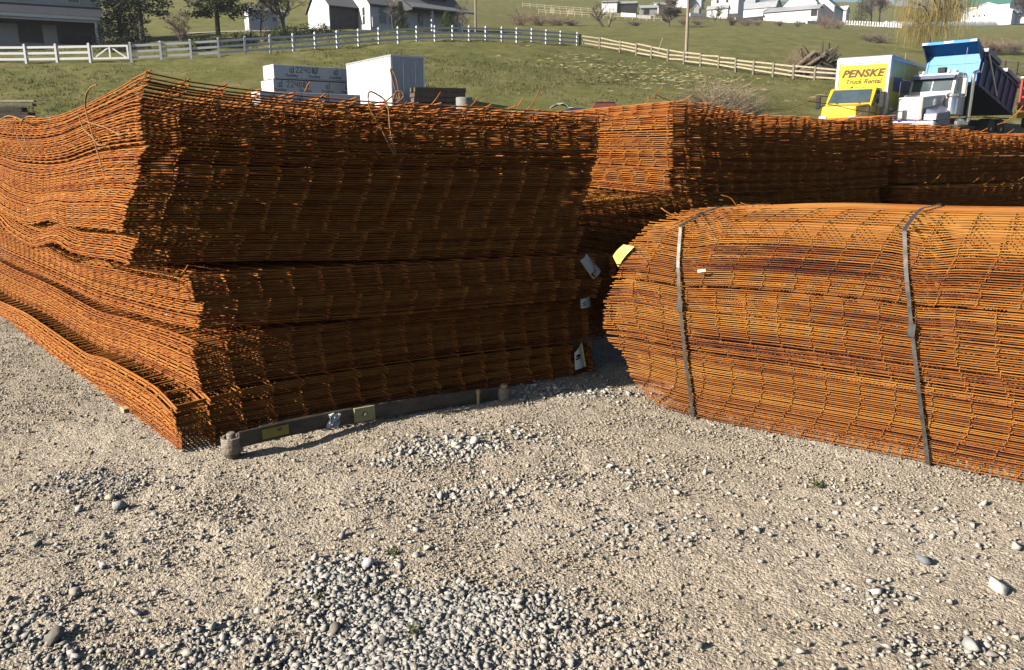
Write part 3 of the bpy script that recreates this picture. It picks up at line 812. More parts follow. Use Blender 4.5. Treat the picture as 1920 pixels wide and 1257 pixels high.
leaf(cl[3:-1], .008, .079, .013, -.0165).build('second_leaf', SPR, LS, bevel=.003)
def eye(px, py, r, hz, z0):
    p = on_ground(px, py); q = Vector((p.x-S0.x, p.y-S0.y, z0))
    e = MB().lathe([(r*.95, 0), (r, .004), (r, hz-.004), (r*.96, hz), (r*.70, hz), (r*.68, hz-.012), (r*.55, hz-.012)], 28, q).build('eye', EYE, LS, smooth=True)
    MB().lathe([(.0, hz-.012), (.021, hz-.012), (.021, hz+.016), (.017, hz+.019), (.017, hz+.021), (0.001, hz+.021)], 14, q).build('bushing', ZINC if px > 600 else EYE, e, smooth=True)
    MB().lathe([(r*.8, 0), (r*.8, -.018), (r*.55, -.02)], 20, q).build('lower_bushing', SPR, e, smooth=True)
eye(437, 857, .048, .076, .026)
eye(945, 755, .036, .070, .02)
def on_leaf(i0, i1, z0, z1, name, matl, off=.0095, th=.003):
    p, q = cl[i0], cl[i1]; t = (q-p).normalized(); nn = Vector((t.y, -t.x, 0)); m = MB()
    k0, k1 = .012+.036*(1-i0/(len(cl)-1)), .012+.036*(1-i1/(len(cl)-1))
    b = [p+nn*off+Vector((0, 0, z0+k0)), q+nn*off+Vector((0, 0, z0+k1)), q+nn*(off+th)+Vector((0, 0, z0+k1)), p+nn*(off+th)+Vector((0, 0, z0+k0))]
    tt = [Vector((v.x, v.y, v.z+z1-z0)) for v in b]
    m.hexa(b, tt); return m.build(name, matl, LS), (p+q)/2+nn*(off+th)+Vector((0, 0, (z0+z1)/2+(k0+k1)/2)), nn, t
s_, c_, n_, t_ = on_leaf(3, 6, .022, .070, 'sticker', YEL)
for dz, w0, w1 in ((.018, .01, .032), (.011, .004, .032), (.006, .012, .032)):
    a = c_+t_*w0-Vector((0, 0, -.006+.0)) ; 
    MB().hexa([c_+t_*w0+Vector((0, 0, dz-.004)), c_+t_*w1+Vector((0, 0, dz-.004)), c_+t_*w1+n_*.0012+Vector((0, 0, dz-.004)), c_+t_*w0+n_*.0012+Vector((0, 0, dz-.004))],
              [c_+t_*w0+Vector((0, 0, dz-.001)), c_+t_*w1+Vector((0, 0, dz-.001)), c_+t_*w1+n_*.0012+Vector((0, 0, dz-.001)), c_+t_*w0+n_*.0012+Vector((0, 0, dz-.001))]).build('sticker_print', INK, s_)
pl_, c_, n_, t_ = on_leaf(16, 19, .010, .084, 'centre_plate', YELW, .009, .010)
MB().tube([c_, c_+n_*.008], .013, 14).build('centre_bolt', EYE, pl_)
MB().tube([c_+n_*.008, c_+n_*.016], .0085, 6).build('bolt_nut', ZINC, pl_)
p = cl[33]; t_ = (cl[34]-cl[32]).normalized(); n_ = Vector((t_.y, -t_.x, 0))
b_ = MB(); c_ = p+n_*.020
b_.tube([c_+Vector((0, 0, -.012)), c_+Vector((0, 0, .094))], .0085, 10); b_.tube([c_+Vector((0, 0, .086)), c_+Vector((0, 0, .094))], .017, 6); b_.tube([c_+Vector((0, 0, .094)), c_+Vector((0, 0, .103))], .011, 6)
b_.build('clip_bolt', ZINC, LS)
# crumpled paper on the spring
m = MB(); r = random.Random(3); N = 6; vs = []
for j in range(N):
    for i in range(N):
        vs.append((((i/(N-1))-.5)*.06+r.uniform(-.008, .008), r.uniform(-.014, .014), ((j/(N-1))-.5)*.07+r.uniform(-.008, .008)))
fs = []
for j in range(N-1):
    for i in range(N-1):
        a = j*N+i; fs += [(a, a+1, a+N+1), (a, a+N+1, a+N)]
m.add(vs, fs)
pp = cl[13]; tt = (cl[14]-cl[12]).normalized(); nn = Vector((tt.y, -tt.x, 0))
o = m.build('torn_paper', PAPER, None, loc=Vector((S0.x, S0.y, 0))+pp+nn*.026+Vector((0, 0, .080)), rot=(0, .3, math.atan2(tt.y, tt.x)))
md = o.modifiers.new('thickness', 'SOLIDIFY'); md.thickness = .0012
tag(o, 'crumpled scrap of white paper caught on top of the dark leaf spring', 'paper')

# small weeds in the gravel
WEED = mat('weed green', (.07, .085, .03), (.15, .16, .065), 20, .8)
for i, (px, py, s, lb) in enumerate([(768, 1187, .045, 'small green weed sprouting in the grey gravel patch'), (738, 1036, .035, 'faint olive weed tuft above the grey gravel patch'), (1530, 913, .05, 'flat olive weed in the tan gravel under the strapped bundle'), (596, 1120, .03, 'tiny weed left of the grey gravel patch')]):
    p = on_ground(px, py); r = random.Random(i); m = MB()
    for k in range(26):
        a = r.uniform(0, 6.28); l = s*r.uniform(.4, 1); h = s*r.uniform(.15, .6); w = .004
        b0 = Vector((r.uniform(-.3, .3)*s, r.uniform(-.3, .3)*s, 0)); d = Vector((math.cos(a), math.sin(a), 0)); n = Vector((-d.y, d.x, 0))
        m.add([b0-n*w*.5, b0+n*w*.5, b0+d*l*.5+n*w+Vector((0, 0, h)), b0+d*l*.5-n*w+Vector((0, 0, h)), b0+d*l+Vector((0, 0, h*.7))], [(0, 1, 2, 3), (3, 2, 4)])
    o = m.build('weed', WEED, None, loc=(p.x, p.y, float(yard_z(np.array([p.x]), np.array([p.y]))[0])))
    tag(o, lb, 'weed')
# ================================================================== trees and shrubs
BARK = mat('grey brown bark', (.085, .070, .055), (.17, .145, .115), 9, .9, stretch=(3, 3, .6), bump=.8, bscale=22)
BARK_D = mat('dark bark', (.045, .038, .030), (.10, .085, .07), 9, .9, stretch=(3, 3, .6), bump=.8, bscale=22)
TWIG = mat('fine grey twigs', (.17, .135, .105), (.27, .22, .175), 3, .9)
TWIG_R = mat('reddish twigs', (.24, .16, .115), (.34, .24, .17), 2, .9)
TWIG_P = mat('pale dry twigs', (.22, .165, .115), (.33, .26, .185), 2, .9)
def foliage(name, c1, c2, c3): return mat(name, c1, c3, 1.3, .75, spec=.25, c3=c2, lo=.3, hi=.7)
NEEDLE = foliage('pine needles', (.020, .034, .016), (.045, .062, .026), (.085, .10, .040))
YEW = foliage('dark yew leaves', (.010, .020, .010), (.022, .036, .016), (.045, .062, .024))
ARB = foliage('arborvitae leaves', (.035, .062, .016), (.070, .098, .026), (.12, .135, .042))
LIME = foliage('yellow green shrub leaves', (.06, .075, .018), (.14, .15, .035), (.26, .24, .06))
def bare_branches(r, h, trunk_r, levels, spread, nchild, lean=(0, 0), first=.28, up=.35, decay=.62):
    """recursive limbs -> (thick list, thin list) of point/radius paths"""
    thick, thin = [], []
    def grow(p, d, L, rad, lv):
        n = 5 if lv < 2 else 4; pts = [p.copy()]; q = p.copy(); dd = d.copy()
        for i in range(n):
            w_ = .16 if lv else .06; dd = (dd + Vector((r.gauss(0, w_), r.gauss(0, w_), r.gauss(.03, .08)+up*.06))).normalized()
            q = q + dd*(L/n); pts.append(q.copy())
        rads = [max(rad*(1-.55*i/n), .006) for i in range(n+1)]
        (thick if lv <= 1 else thin).append((pts, rads))
        if lv >= levels: return
        for k in range(nchild[min(lv, len(nchild)-1)]):
            f = r.uniform(first if lv == 0 else .15, 1.0); i = min(int(f*n), n-1); b = pts[i].lerp(pts[i+1], f*n-i)
            a = r.uniform(0, 6.283); out = Vector((math.cos(a), math.sin(a), r.uniform(-.15, .75)))
            nd = (dd*.45 + out*spread).normalized()
            grow(b, nd, L*decay*r.uniform(.7, 1.15), max(rad*(1-.5*f)*.55, .008), lv+1)
    grow(Vector((0, 0, -.05)), Vector((lean[0], lean[1], 1)).normalized(), h*.62, trunk_r, 0)
    return thick, thin
def bare_tree(name, px, Y, h, lb, seed, trunk_r=.2, levels=4, spread=.8, nchild=(7, 6, 5, 4), lean=(0, 0), cat='tree', bark=None, twig=None, first=.28, group=None, decay=.62, up=.35, tmin=.010):
    r = random.Random(seed); p = spot(px, Y)
    t = thing(name, lb, cat, p, 0, group)
    A, B = bare_branches(r, h, trunk_r, levels, spread, nchild, lean, first, up, decay)
    m = MB()
    for pts, rads in A: m.tube(pts, rads, 7, False)
    m.build('trunk', bark or BARK, t, smooth=True)
    if B:
        m = MB()
        for pts, rads in B: m.tube(pts, [max(x, tmin) for x in rads], 3, False)
        m.build('crown', twig or TWIG, t)
    return t
def twig_bush(px, Y, w, h, lb, seed, twig=None, n=150, name='bare_bush', cat='bush', group=None, th=.012, arch=.5):
    r = random.Random(seed); p = spot(px, Y); m = MB()
    for i in range(n):
        a = r.uniform(0, 6.283); q = r.random()**.6; tip = Vector((math.cos(a)*w*.5*q, math.sin(a)*w*.4*q, h*r.uniform(.45, 1)*(1-.45*q*q)))
        b0 = Vector((r.gauss(0, w*.06), r.gauss(0, w*.06), -.03)); mid = b0.lerp(tip, .5)+Vector((r.gauss(0, w*.04), r.gauss(0, w*.04), h*.12*arch))
        pts = spline([b0, mid, tip], 3); m.tube(pts, [th*(1-.6*j/(len(pts)-1)) for j in range(len(pts))], 3, False)
        for k in range(3):
            j = r.randrange(2, len(pts)); e = pts[j]+Vector((r.gauss(0, w*.09), r.gauss(0, w*.09), r.uniform(-.02, .16)*h))
            m.tube([pts[j], e], [th*.55, th*.35], 3, False)
    o = m.build(name, twig or TWIG, None, loc=p)
    return tag(o, lb, cat, group)
def cards(r, centers, size, n, flat=.6):
    V, F = [], []
    for c in centers:
        for k in range(n):
            p = c + Vector((r.gauss(0, 1), r.gauss(0, 1), r.gauss(0, .7)))*size*.75
            a = Vector((r.gauss(0, 1), r.gauss(0, 1), r.gauss(0, flat))).normalized(); b = a.cross(Vector((r.gauss(0, 1), r.gauss(0, 1), r.gauss(0, 1)))).normalized()
            s = size*r.uniform(.45, 1); i = len(V)
            V += [p-a*s*.6, p+b*s*.28, p+a*s*.6, p-b*s*.28]; F.append((i, i+1, i+2, i+3))
    return V, F
def conifer(px, Y, h, w, lb, seed, clear=.25, nb=70, mt=None, name='pine_tree', trunk_r=.22, dens=15, group=None):
    r = random.Random(seed); p = spot(px, Y); t = thing(name, lb, 'tree', p, 0, group)
    tr = MB().tube([(0, 0, -.1), (.05, 0, h*.3), (0, .06, h*.65), (0, 0, h)], [trunk_r*1.15, trunk_r, trunk_r*.6, .03], 9)
    br = MB(); cs = []
    for i in range(nb):
        f = clear + (1-clear)*(i+r.random())/nb; z = h*f; L = w*.5*(1-((f-clear)/(1-clear)))**.75*r.uniform(.65, 1.12)+.25
        a = i*2.4+r.uniform(-.5, .5); d = Vector((math.cos(a), math.sin(a), 0)); dr = r.uniform(-.22, .06)
        pts = [Vector((0, 0, z)) + d*L*s + Vector((0, 0, L*(dr*s + .10*s*s))) for s in (0, .35, .7, 1)]
        br.tube(pts, [.035, .025, .016, .008], 4, False)
        for s in np.arange(.28, 1.02, .5/max(L, .5)):
            q = pts[0].lerp(pts[3], s)+Vector((0, 0, L*(.10*s*s-.10*s))) + Vector((-d.y, d.x, 0))*r.gauss(0, .16*L*(.4+s*.5))
            cs.append(q)
    tr.build('trunk', BARK_D, t, smooth=True); br.build('branches', BARK_D, t)
    V, F = cards(r, cs, .34, int(dens*1.5), .3); m = MB(); m.add(V, F); m.build('crown', mt or NEEDLE, t)
    return t
def shrub(px, Y, w, h, lb, seed, mt, shape='round', n=170, size=.16, dens=9, name='shrub', cat='shrub', group=None, d=None):
    r = random.Random(seed); p = spot(px, Y); t = thing(name, lb, cat, p, 0, group); cs = []; st = MB()
    lob = [(r.uniform(0, 6.28), r.uniform(.75, 1.2)) for _ in range(5)]
    for i in range(n):
        a = r.uniform(0, 6.283); f = r.random()
        if shape == 'cone': rad = w*.5*(1-f)**.8*(.75+.25*math.sin(a*3+f*9+seed)); z = h*(.03+.97*f)
        else:
            rad = w*.5*math.sqrt(max(0, 1-(f*1.9-.9)**2))*(.8+.25*math.sin(a*2+seed)+.12*math.sin(a*5)); z = h*f*(.85+.25*math.sin(a*3+seed))
        q = rad*(r.random()**.35); cs.append(Vector((math.cos(a)*q, math.sin(a)*q*((d or w)/w), z)))
    for k in range(5):
        a = k*1.26; st.tube([(0, 0, -.05), (math.cos(a)*w*.15, math.sin(a)*w*.15, h*.35), (math.cos(a)*w*.22, math.sin(a)*w*.22, h*.6)], [.03, .022, .01], 5, False)
    st.build('stem', BARK_D, t)
    V, F = cards(r, cs, size, dens, .8); m = MB(); m.add(V, F); m.build('foliage', mt, t)
    return t

conifer(268, 83, 9.5, 8.0, 'tall dark pine beside the shaded house, leaning trunk lit on one side', 4, .34, 80)
conifer(228, 88, 8.0, 6.0, 'dense dark evergreen close against the right wall of the shaded house', 14, .05, 90, YEW, 'evergreen_tree')
conifer(410, 84, 10.5, 8.2, 'pine with a bare straight trunk standing alone on the lawn', 6, .24, 95)
bare_tree('bare_tree', 533, 84, 9.5, 'large leafless tree between the white shed and the white house', 5, .30, 5, .85, (8, 6, 5, 4), first=.25)
bare_tree('bare_tree', 489, 88, 6.5, 'slim leafless tree just left of the large leafless one', 8, .09, 4, .8, (7, 5, 5))
bare_tree('bare_tree', 738, 93, 4.0, 'small leafless ornamental tree in front of the white house windows', 9, .10, 3, .75, (7, 6, 5), lean=(-.15, 0), first=.2)
bare_tree('bare_tree', 868, 99, 4.2, 'low spreading leafless tree right of the white house', 10, .09, 3, .85, (9, 6, 5), first=.05)
bare_tree('bare_tree', 342, 80, 3.4, 'rounded twiggy shrub tree before the shaded lawn', 12, .07, 4, .8, (8, 6, 5), first=.05, twig=TWIG)
twig_bush(468, 76, 2.2, 2.2, 'thin twiggy bush below the white shed', 13, TWIG, 60)
twig_bush(498, 78, 1.5, 1.8, 'small upright twiggy bush right of the thin one below the shed', 15, TWIG, 50)
for i, (px, Y, w, h, lb, mt) in enumerate([
    (224, 72, 4.5, 1.5, 'low dark evergreen shrub in the shade beside the porch', YEW), (256, 76, 4.0, 2.2, 'tall dark shrub under the leaning pine trunk', YEW), (200, 78, 3.0, 2.6, 'black looking shrub at the porch corner', YEW),
    (362, 70, 2.2, 1.1, 'yellow green shrub leftmost behind the white rail fence', LIME), (388, 70.5, 2.0, .9, 'brown green shrub between the two yellow green ones', YEW), (415, 70.5, 2.3, 1.1, 'bright yellow green shrub under the lone pine', LIME),
    (446, 71.5, 2.4, 1.1, 'olive shrub right of the bright one under the lone pine', ARB), (470, 72, 2.2, 1.0, 'low dark shrub below the thin twiggy bush', YEW), (520, 77, 3.2, 1.2, 'dark green shrub under the large leafless tree', ARB), (548, 79, 3.0, 1.2, 'rounded dark shrub right under the big bare trunk', YEW),
    (582, 80, 3.8, 1.3, 'dense dark hedge shrub before the white house lawn', YEW), (612, 82, 3.2, 1.1, 'last dark hedge shrub toward the white house', YEW)]):
    shrub(px, Y, w, h, lb, 40+i, mt, 'round', 150, .17, 9)
shrub(752, 94, 2.3, 3.1, 'cone shaped green arborvitae in front of the white house', 61, ARB, 'cone', 420, .14, 10, 'arborvitae')
shrub(839, 97, 3.2, 2.3, 'broad dark cone shrub at the right corner of the white house', 62, ARB, 'cone', 420, .15, 10, 'arborvitae')
# thickets beyond the field
th = 'brush along the far field edge'
for i, (px, Y, w, h, lb, mt) in enumerate([
    (975, 152, 9, 3.2, 'wide reddish brush thicket left of the broken dark tree', TWIG_R), (1010, 154, 7, 2.6, 'reddish brush just right of the wide thicket', TWIG_R), (1045, 156, 8, 2.2, 'low brown brush trailing toward the broken tree', TWIG_R), (1072, 158, 5, 1.6, 'last low brush before the broken tree', TWIG),
    (1192, 165, 5, 1.4, 'low dull brush between the broken tree and the round bare tree', TWIG), (1280, 172, 3.2, 2.2, 'dark bush just left of the tall pole', TWIG_R), (1310, 174, 4, 1.6, 'pale brush right of the tall pole', TWIG), (1372, 180, 4.5, 3.0, 'reddish round bush below the gambrel barn', TWIG_R), (1398, 184, 5, 1.8, 'low brown brush right of the reddish round bush', TWIG),
    (1420, 186, 3.5, 1.8, 'small brown brush under the gambrel barn', TWIG_R), (1460, 190, 3, 1.8, 'tiny bush below the low shed roof', TWIG), (1495, 192, 3, 1.9, 'single bush below the big white barn', TWIG), (1546, 190, 8, 4.5, 'large reddish bush right of the big white barn', TWIG_R), (1570, 194, 6, 2.4, 'brown brush trailing right of the large reddish bush', TWIG_R),
    (1628, 130, 4, 1.6, 'dull brush left of the willow', TWIG), (1655, 130, 5, 1.8, 'dull brush close to the willow strands', TWIG), (1838, 122, 6, 2.2, 'brown brush behind the raised dump bed', TWIG_R), (1868, 122, 6, 2.4, 'brown brush right of the raised dump bed', TWIG_R), (1900, 122, 6, 2.2, 'brown brush at the right photo edge', TWIG)]):
    twig_bush(px, Y, w, h, lb, 80+i, mt, 110, group=th, th=.020)
bare_tree('broken_tree', 1131, 155, 6.5, 'dark broken tree leaning left beyond the rail fence', 21, .26, 3, .7, (5, 4, 3), lean=(-.75, 0), bark=BARK_D, twig=BARK_D, first=.3, tmin=.03)
bare_tree('bare_tree', 1141, 156, 3.4, 'stubby branch tree right beside the broken dark tree', 22, .14, 3, .9, (3, 3), lean=(.5, 0), bark=BARK, twig=BARK, tmin=.03)
bare_tree('bare_tree', 1253, 163, 6.5, 'round crowned leafless tree left of the tall pole', 23, .22, 5, .95, (9, 7, 6, 4), first=.1, tmin=.02)
bare_tree('bare_tree', 1340, 178, 4.4, 'small leafless tree below the white farmhouse', 24, .12, 4, .8, (6, 5, 4), tmin=.025)
conifer(1613, 290, 9.5, 9.0, 'lone spruce on the skyline beside the white barns', 26, .08, 80, NEEDLE, 'spruce_tree', dens=5)
bare_tree('bare_tree', 1633, 292, 11, 'leafless skyline tree right beside the lone spruce', 27, .3, 4, .6, (7, 6, 5), tmin=.045, bark=BARK_D)
bare_tree('bare_tree', 1648, 296, 12, 'taller leafless skyline tree right of the spruce', 28, .3, 4, .6, (7, 6, 5), tmin=.045)
for i, (px, Y, h) in enumerate([(1420, 370, 9), (1443, 375, 8), (1885, 330, 13), (1900, 335, 15), (1917, 338, 16), (1940, 338, 14)]):
    bare_tree('bare_tree', px, Y, h, ['pale skyline tree behind the gambrel barn', 'second pale skyline tree behind the gambrel barn', 'leafless tree right behind the green roofed barn', 'tall hazy tree above the small house', 'rightmost visible hazy skyline tree', 'hazy tree at the very right edge'][i], 30+i, .25, 4, .6, (7, 6, 5), tmin=.045, twig=TWIG)

# willow behind the trucks
STRAND = mat('yellow willow strands', (.40, .29, .075), (.56, .42, .13), 1.2, .8)
r = random.Random(51); wp = spot(1735, 112)
wt = thing('willow_tree', 'big yellow weeping willow with dark forked limbs behind the trucks', 'tree', wp)
limbs = [[(0, 0, -.2), (.3, 0, 1.6), (-.1, .2, 3.0), (.5, .2, 4.6), (1.2, 0, 6.6), (1.0, -.3, 9.4)], [(.1, 0, 2.6), (-.9, .3, 3.6), (-1.6, .4, 4.4), (-2.6, .6, 4.8)], [(.5, .2, 4.6), (1.4, .4, 5.4), (2.2, .2, 6.4), (3.2, .1, 7.6), (3.6, .1, 9.2)],
         [(1.0, 0, 5.8), (.2, .3, 7.2), (-.5, .3, 8.6), (-1.0, .2, 10)], [(2.2, .2, 6.4), (3.0, -.5, 6.2), (4.0, -.8, 5.6)], [(1.1, 0, 7.4), (2.0, .6, 8.6), (2.6, .9, 10)], [(-.5, .3, 8.4), (-2.2, .2, 8.6), (-3.8, 0, 8.0)], [(.2, .2, 4.4), (-1.2, -.6, 5.8), (-3.2, -.8, 6.4)], [(3.4, .1, 8.4), (4.6, .4, 8.8), (5.4, .4, 8.2)]]
m = MB(); tips = []
for k, l in enumerate(limbs):
    s = spline(l, 5); r0_ = .30 if k == 0 else .15
    m.tube(s, [max(.04, r0_*(1-.8*i/(len(s)-1))) for i in range(len(s))], 7, False); tips += s[len(s)//3:]
m.build('trunk', BARK, wt, smooth=True)
m = MB()
for i in range(1500):
    b = r.choice(tips)+Vector((r.gauss(0, .9), r.gauss(0, 1.0), r.gauss(.2, .5)))
    if b.z < 3: continue
    L = min(b.z-.6, r.uniform(1.5, 5.0)); sw = Vector((r.gauss(0, .35), r.gauss(0, .35), 0))
    pts = [b, b+sw*.6+Vector((0, 0, -L*.25)), b+sw+Vector((0, 0, -L*.6)), b+sw*1.1+Vector((0, 0, -L))]
    m.tube(pts, [.020, .016, .013, .009], 3, False)
m.build('crown', STRAND, wt)

# bare brush in front of the bank, and the stump pile
twig_bush(1345, 38, 4.8, 2.6, 'pale tangled brush bush at the foot of the grassy bank', 71, TWIG_P, 380, th=.013)
twig_bush(1395, 39, 3.0, 2.0, 'smaller pale brush bush right of the tangled one', 72, TWIG_P, 120, th=.010)
LOGM = mat('weathered grey log', (.12, .085, .06), (.25, .19, .135), 5, .9, stretch=(1, 1, 1), bump=.8, bscale=14)
lp = spot(1524, 71)
st = thing('uprooted_stump', 'dark uprooted stump with tangled roots in the log heap', 'stump', lp+Vector((.7, .5, 0)))
m = MB(); r = random.Random(9)
for i in range(90):
    a = r.uniform(0, 6.283); e = r.uniform(.1, 1.3); d = Vector((math.cos(a)*math.cos(e), math.sin(a)*math.cos(e), math.sin(e)))
    L = r.uniform(1.0, 2.9); p0 = Vector((0, 0, .5)); p1 = p0+d*L*.5+Vector((r.gauss(0, .1),)*3); p2 = p0+d*L+Vector((r.gauss(0, .2), r.gauss(0, .2), -.3*r.random()))
    m.tube(spline([p0, p1, p2], 3), [.20*(1-.8*j/6) for j in range(7)], 6)
m.lathe([(2.1, -.2), (1.8, .4), (1.2, 1.2), (.5, 1.7)], 11); m.build('roots', BARK_D, st, smooth=True)
for i, (x0, z0, x1, z1, y, rd, lb) in enumerate([(-2.1, .2, -.1, 2.1, -.3, .26, 'thick grey log slanting up the left side of the log heap'), (-1.3, .5, .9, 1.9, -.7, .20, 'slimmer log crossing the log heap'), (-.5, .9, 1.35, 2.35, -.4, .15, 'forked branch sticking out at the top right of the log heap'),
    (-2.4, .15, -.6, .55, -1.0, .17, 'low log at the left foot of the log heap'), (-.9, .8, -1.25, 2.45, .1, .13, 'short upright log at the peak of the log heap'), (.1, 1.9, 2.4, .5, -.2, .14, 'log sloping down the right side of the log heap')]):
    o = MB().tube(spline([(0, 0, 0), ((x1-x0)*.5, .1, (z1-z0)*.5+.1), (x1-x0, 0, z1-z0)], 4), [rd*(1.05-.3*j/8) for j in range(9)], 9).build('log', LOGM, None, smooth=True, loc=lp+Vector((x0, y, z0)))
    tag(o, lb, 'log')
twig_bush(1496, 71.5, 3.4, 3.0, 'thin brown brush left of the log heap', 75, TWIG_R, 130, th=.014)
# dry grass tufts on the bank
r0 = np.random.default_rng(77); V, F = [], []
n = 30000
yy = 37 + r0.random(n)**1.1*48; xx = (r0.random(n)-.5)*1.6*yy
keep = vnoise(xx*.12+5, yy*.12, 61)*.6 + vnoise(xx*.5, yy*.5, 62)*.4 > .40+.22*r0.random(n)
xx, yy = xx[keep], yy[keep]; zz = terr(xx, yy); n = len(xx)
B = np.stack([xx, yy, zz], -1); bl = 5
ang = r0.uniform(0, 6.283, (n, bl)); hh = r0.uniform(.04, .17, (n, bl)); wd = .018
d = np.stack([np.cos(ang), np.sin(ang), np.zeros_like(ang)], -1)
b0 = B[:, None]+r0.normal(0, .10, (n, bl, 3))*np.array([1, 1, 0]); tip = b0+d*hh[..., None]*.8+np.array([0, 0, 1])*hh[..., None]
s = np.stack([-d[..., 1], d[..., 0], d[..., 2]], -1)*wd
Vv = np.stack([b0-s, b0+s, tip], 2).reshape(-1, 3)
TUFT = stone_material('mixed grass blades', [(.085, .10, .028), (.17, .165, .055), (.12, .13, .038), (.30, .26, .13), (.08, .09, .028), (.20, .18, .075), (.36, .31, .17)], .5)
m_ = 500; sx = r0.normal(10.5, 4.0, m_); sy = 62+r0.normal(0, 5.0, m_); sz_ = terr(sx, sy); a_ = r0.uniform(0, 6.283, m_)
dd = np.stack([np.cos(a_), np.sin(a_), np.zeros(m_)], -1)*r0.uniform(.15, .4, m_)[:, None]; c_ = np.stack([sx, sy, sz_+r0.uniform(.06, .22, m_)], -1); nn_ = np.stack([np.zeros(m_), np.zeros(m_), np.full(m_, .03)], -1)
Vs_ = np.stack([c_-dd, c_+dd, c_+nn_*2], 1).reshape(-1, 3)
STRAW = mat('scattered straw', (.24, .21, .10), (.36, .30, .17), .4, .9)
o = np_mesh('straw', Vs_, np.arange(len(Vs_)).reshape(-1, 3), STRAW); o['kind'] = 'stuff'
o = np_mesh('dry_grass', Vv, np.arange(len(Vv)).reshape(-1, 3), TUFT); o['kind'] = 'stuff'
# ================================================================== fences and poles
VINYL = mat('white vinyl', (.74, .75, .77), (.80, .81, .82), 3, .45)
SPLIT = mat('weathered split rail', (.36, .30, .20), (.52, .45, .32), 5, .9, stretch=(1, 1, 1), bump=.5)
POSTW = mat('dark fence post', (.16, .13, .095), (.27, .23, .17), 6, .9, bump=.5)
DARKF = mat('dark stained rail', (.040, .035, .030), (.075, .066, .056), 6, .8)
POLEW = mat('utility pole wood', (.27, .21, .15), (.40, .33, .25), 7, .9, stretch=(4, 4, .4), bump=.5)
def make_fence(name, lb, pts, h, rails, pm, rm, pw, rh, rt, cap=False, jitter=0.0, nopost=()):
    o0 = pts[0]; t = thing(name, lb, 'fence', o0); r = random.Random(len(pts))
    for i, p in enumerate(pts):
        q = p-o0
        if i not in nopost:
            a = pts[min(i+1, len(pts)-1)]-pts[max(i-1, 0)]
            m = MB().box(-pw/2, pw/2, -pw/2, pw/2, -.2, h)
            if cap: m.add([(-pw*.6, -pw*.6, h+.002), (pw*.6, -pw*.6, h+.002), (pw*.6, pw*.6, h+.002), (-pw*.6, pw*.6, h+.002), (0, 0, h+.09)], [(3, 2, 1, 0), (0, 1, 4), (1, 2, 4), (2, 3, 4), (3, 0, 4)])
            m.build('post', pm, t, loc=q, rot=(r.gauss(0, jitter*.3), r.gauss(0, jitter*.5), math.atan2(a.y, a.x)))
        if i < len(pts)-1:
            e = pts[i+1]-o0; d = (e-q); d2 = Vector((d.x, d.y, 0)).normalized(); n = Vector((-d2.y, d2.x, 0))*rt/2
            for z in rails:
                za, zb = z+r.gauss(0, jitter), z+r.gauss(0, jitter)
                b = [q-n+Vector((0, 0, za-rh/2)), e-n+Vector((0, 0, zb-rh/2)), e+n+Vector((0, 0, zb-rh/2)), q+n+Vector((0, 0, za-rh/2))]
                MB().hexa(b, [v+Vector((0, 0, rh)) for v in b]).build('rail', rm, t)
    return t
WF = [(-75, 58.5), (-10, 58.5), (50, 58.5), (108, 58.5), (170, 58.5)]
WF2 = [(247, 58.5), (303, 59), (359, 59.5), (411, 60), (461, 60.7), (508, 61.5), (551, 62.6), (592, 64), (633, 65.4), (673, 66.8), (711, 68.2), (747, 69.7), (782, 71), (816, 72.4), (849, 73.8), (880, 75.1), (911, 76.5), (941, 77.9), (969, 79.2), (997, 80.6), (1024, 82), (1051, 83.3), (1082, 84.6)]
pA = [spot(*q) for q in WF]; pB = [spot(*q) for q in WF2]
make_fence('white_fence', 'short white rail fence section left of the braced gate', pA, 1.25, (.28, .68, 1.08), VINYL, VINYL, .15, .16, .04, True)
make_fence('white_fence', 'long white three rail fence curving across the hillside lawn', pB, 1.25, (.28, .68, 1.08), VINYL, VINYL, .15, .16, .04, True)
g0, g1 = spot(173, 58.5), spot(243, 58.5); gt = thing('white_gate', 'white gate with a V brace in the white rail fence', 'gate', g0); d = g1-g0; m = MB()
def beam(m, a, b, w, t):
    a, b = Vector(a), Vector(b); dd = (b-a).normalized(); up = Vector((0, 1, 0)).cross(dd).normalized()*w/2; n = Vector((0, t/2, 0))
    m.add([a-up-n, a+up-n, a+up+n, a-up+n, b-up-n, b+up-n, b+up+n, b-up+n], [(3, 2, 1, 0), (4, 5, 6, 7), (0, 1, 5, 4), (1, 2, 6, 5), (2, 3, 7, 6), (3, 0, 4, 7)])
for z in (.25, 1.08): beam(m, (0, 0, z), (d.x, d.y, z+d.z), .13, .04)
for f in (.02, .5, .98): beam(m, (d.x*f, d.y*f, .2+d.z*f), (d.x*f, d.y*f, 1.14+d.z*f), .12, .05)
m.build('gate_frame', VINYL, gt); m = MB()
beam(m, (d.x*.06, d.y*.06+.055, .3), (d.x*.47, d.y*.5+.055, 1.02), .10, .03); beam(m, (d.x*.94, d.y*.9+.055, .3), (d.x*.53, d.y*.5+.055, 1.02), .10, .03); m.build('brace', VINYL, gt)
BF = [(1087, 84.8), (1124, 84), (1162, 82.5), (1193, 81), (1221, 79.5), (1252, 78), (1282, 76.8), (1313, 75.5), (1347, 74), (1379, 72.6), (1412, 71.2), (1449, 69.8), (1487, 68.4), (1527, 67), (1568, 65.6), (1610, 64.4), (1655, 63.2)]
make_fence('rail_fence', 'brown wooden three rail fence running down right from the white fence', [spot(*q) for q in BF], 1.15, (.30, .65, 1.0), POSTW, SPLIT, .17, .13, .05, False, .04)
DFp = [(1815, 90), (1838, 88.6), (1860, 87.2), (1882, 85.8), (1905, 84.4), (1930, 83), (1956, 81.6)]
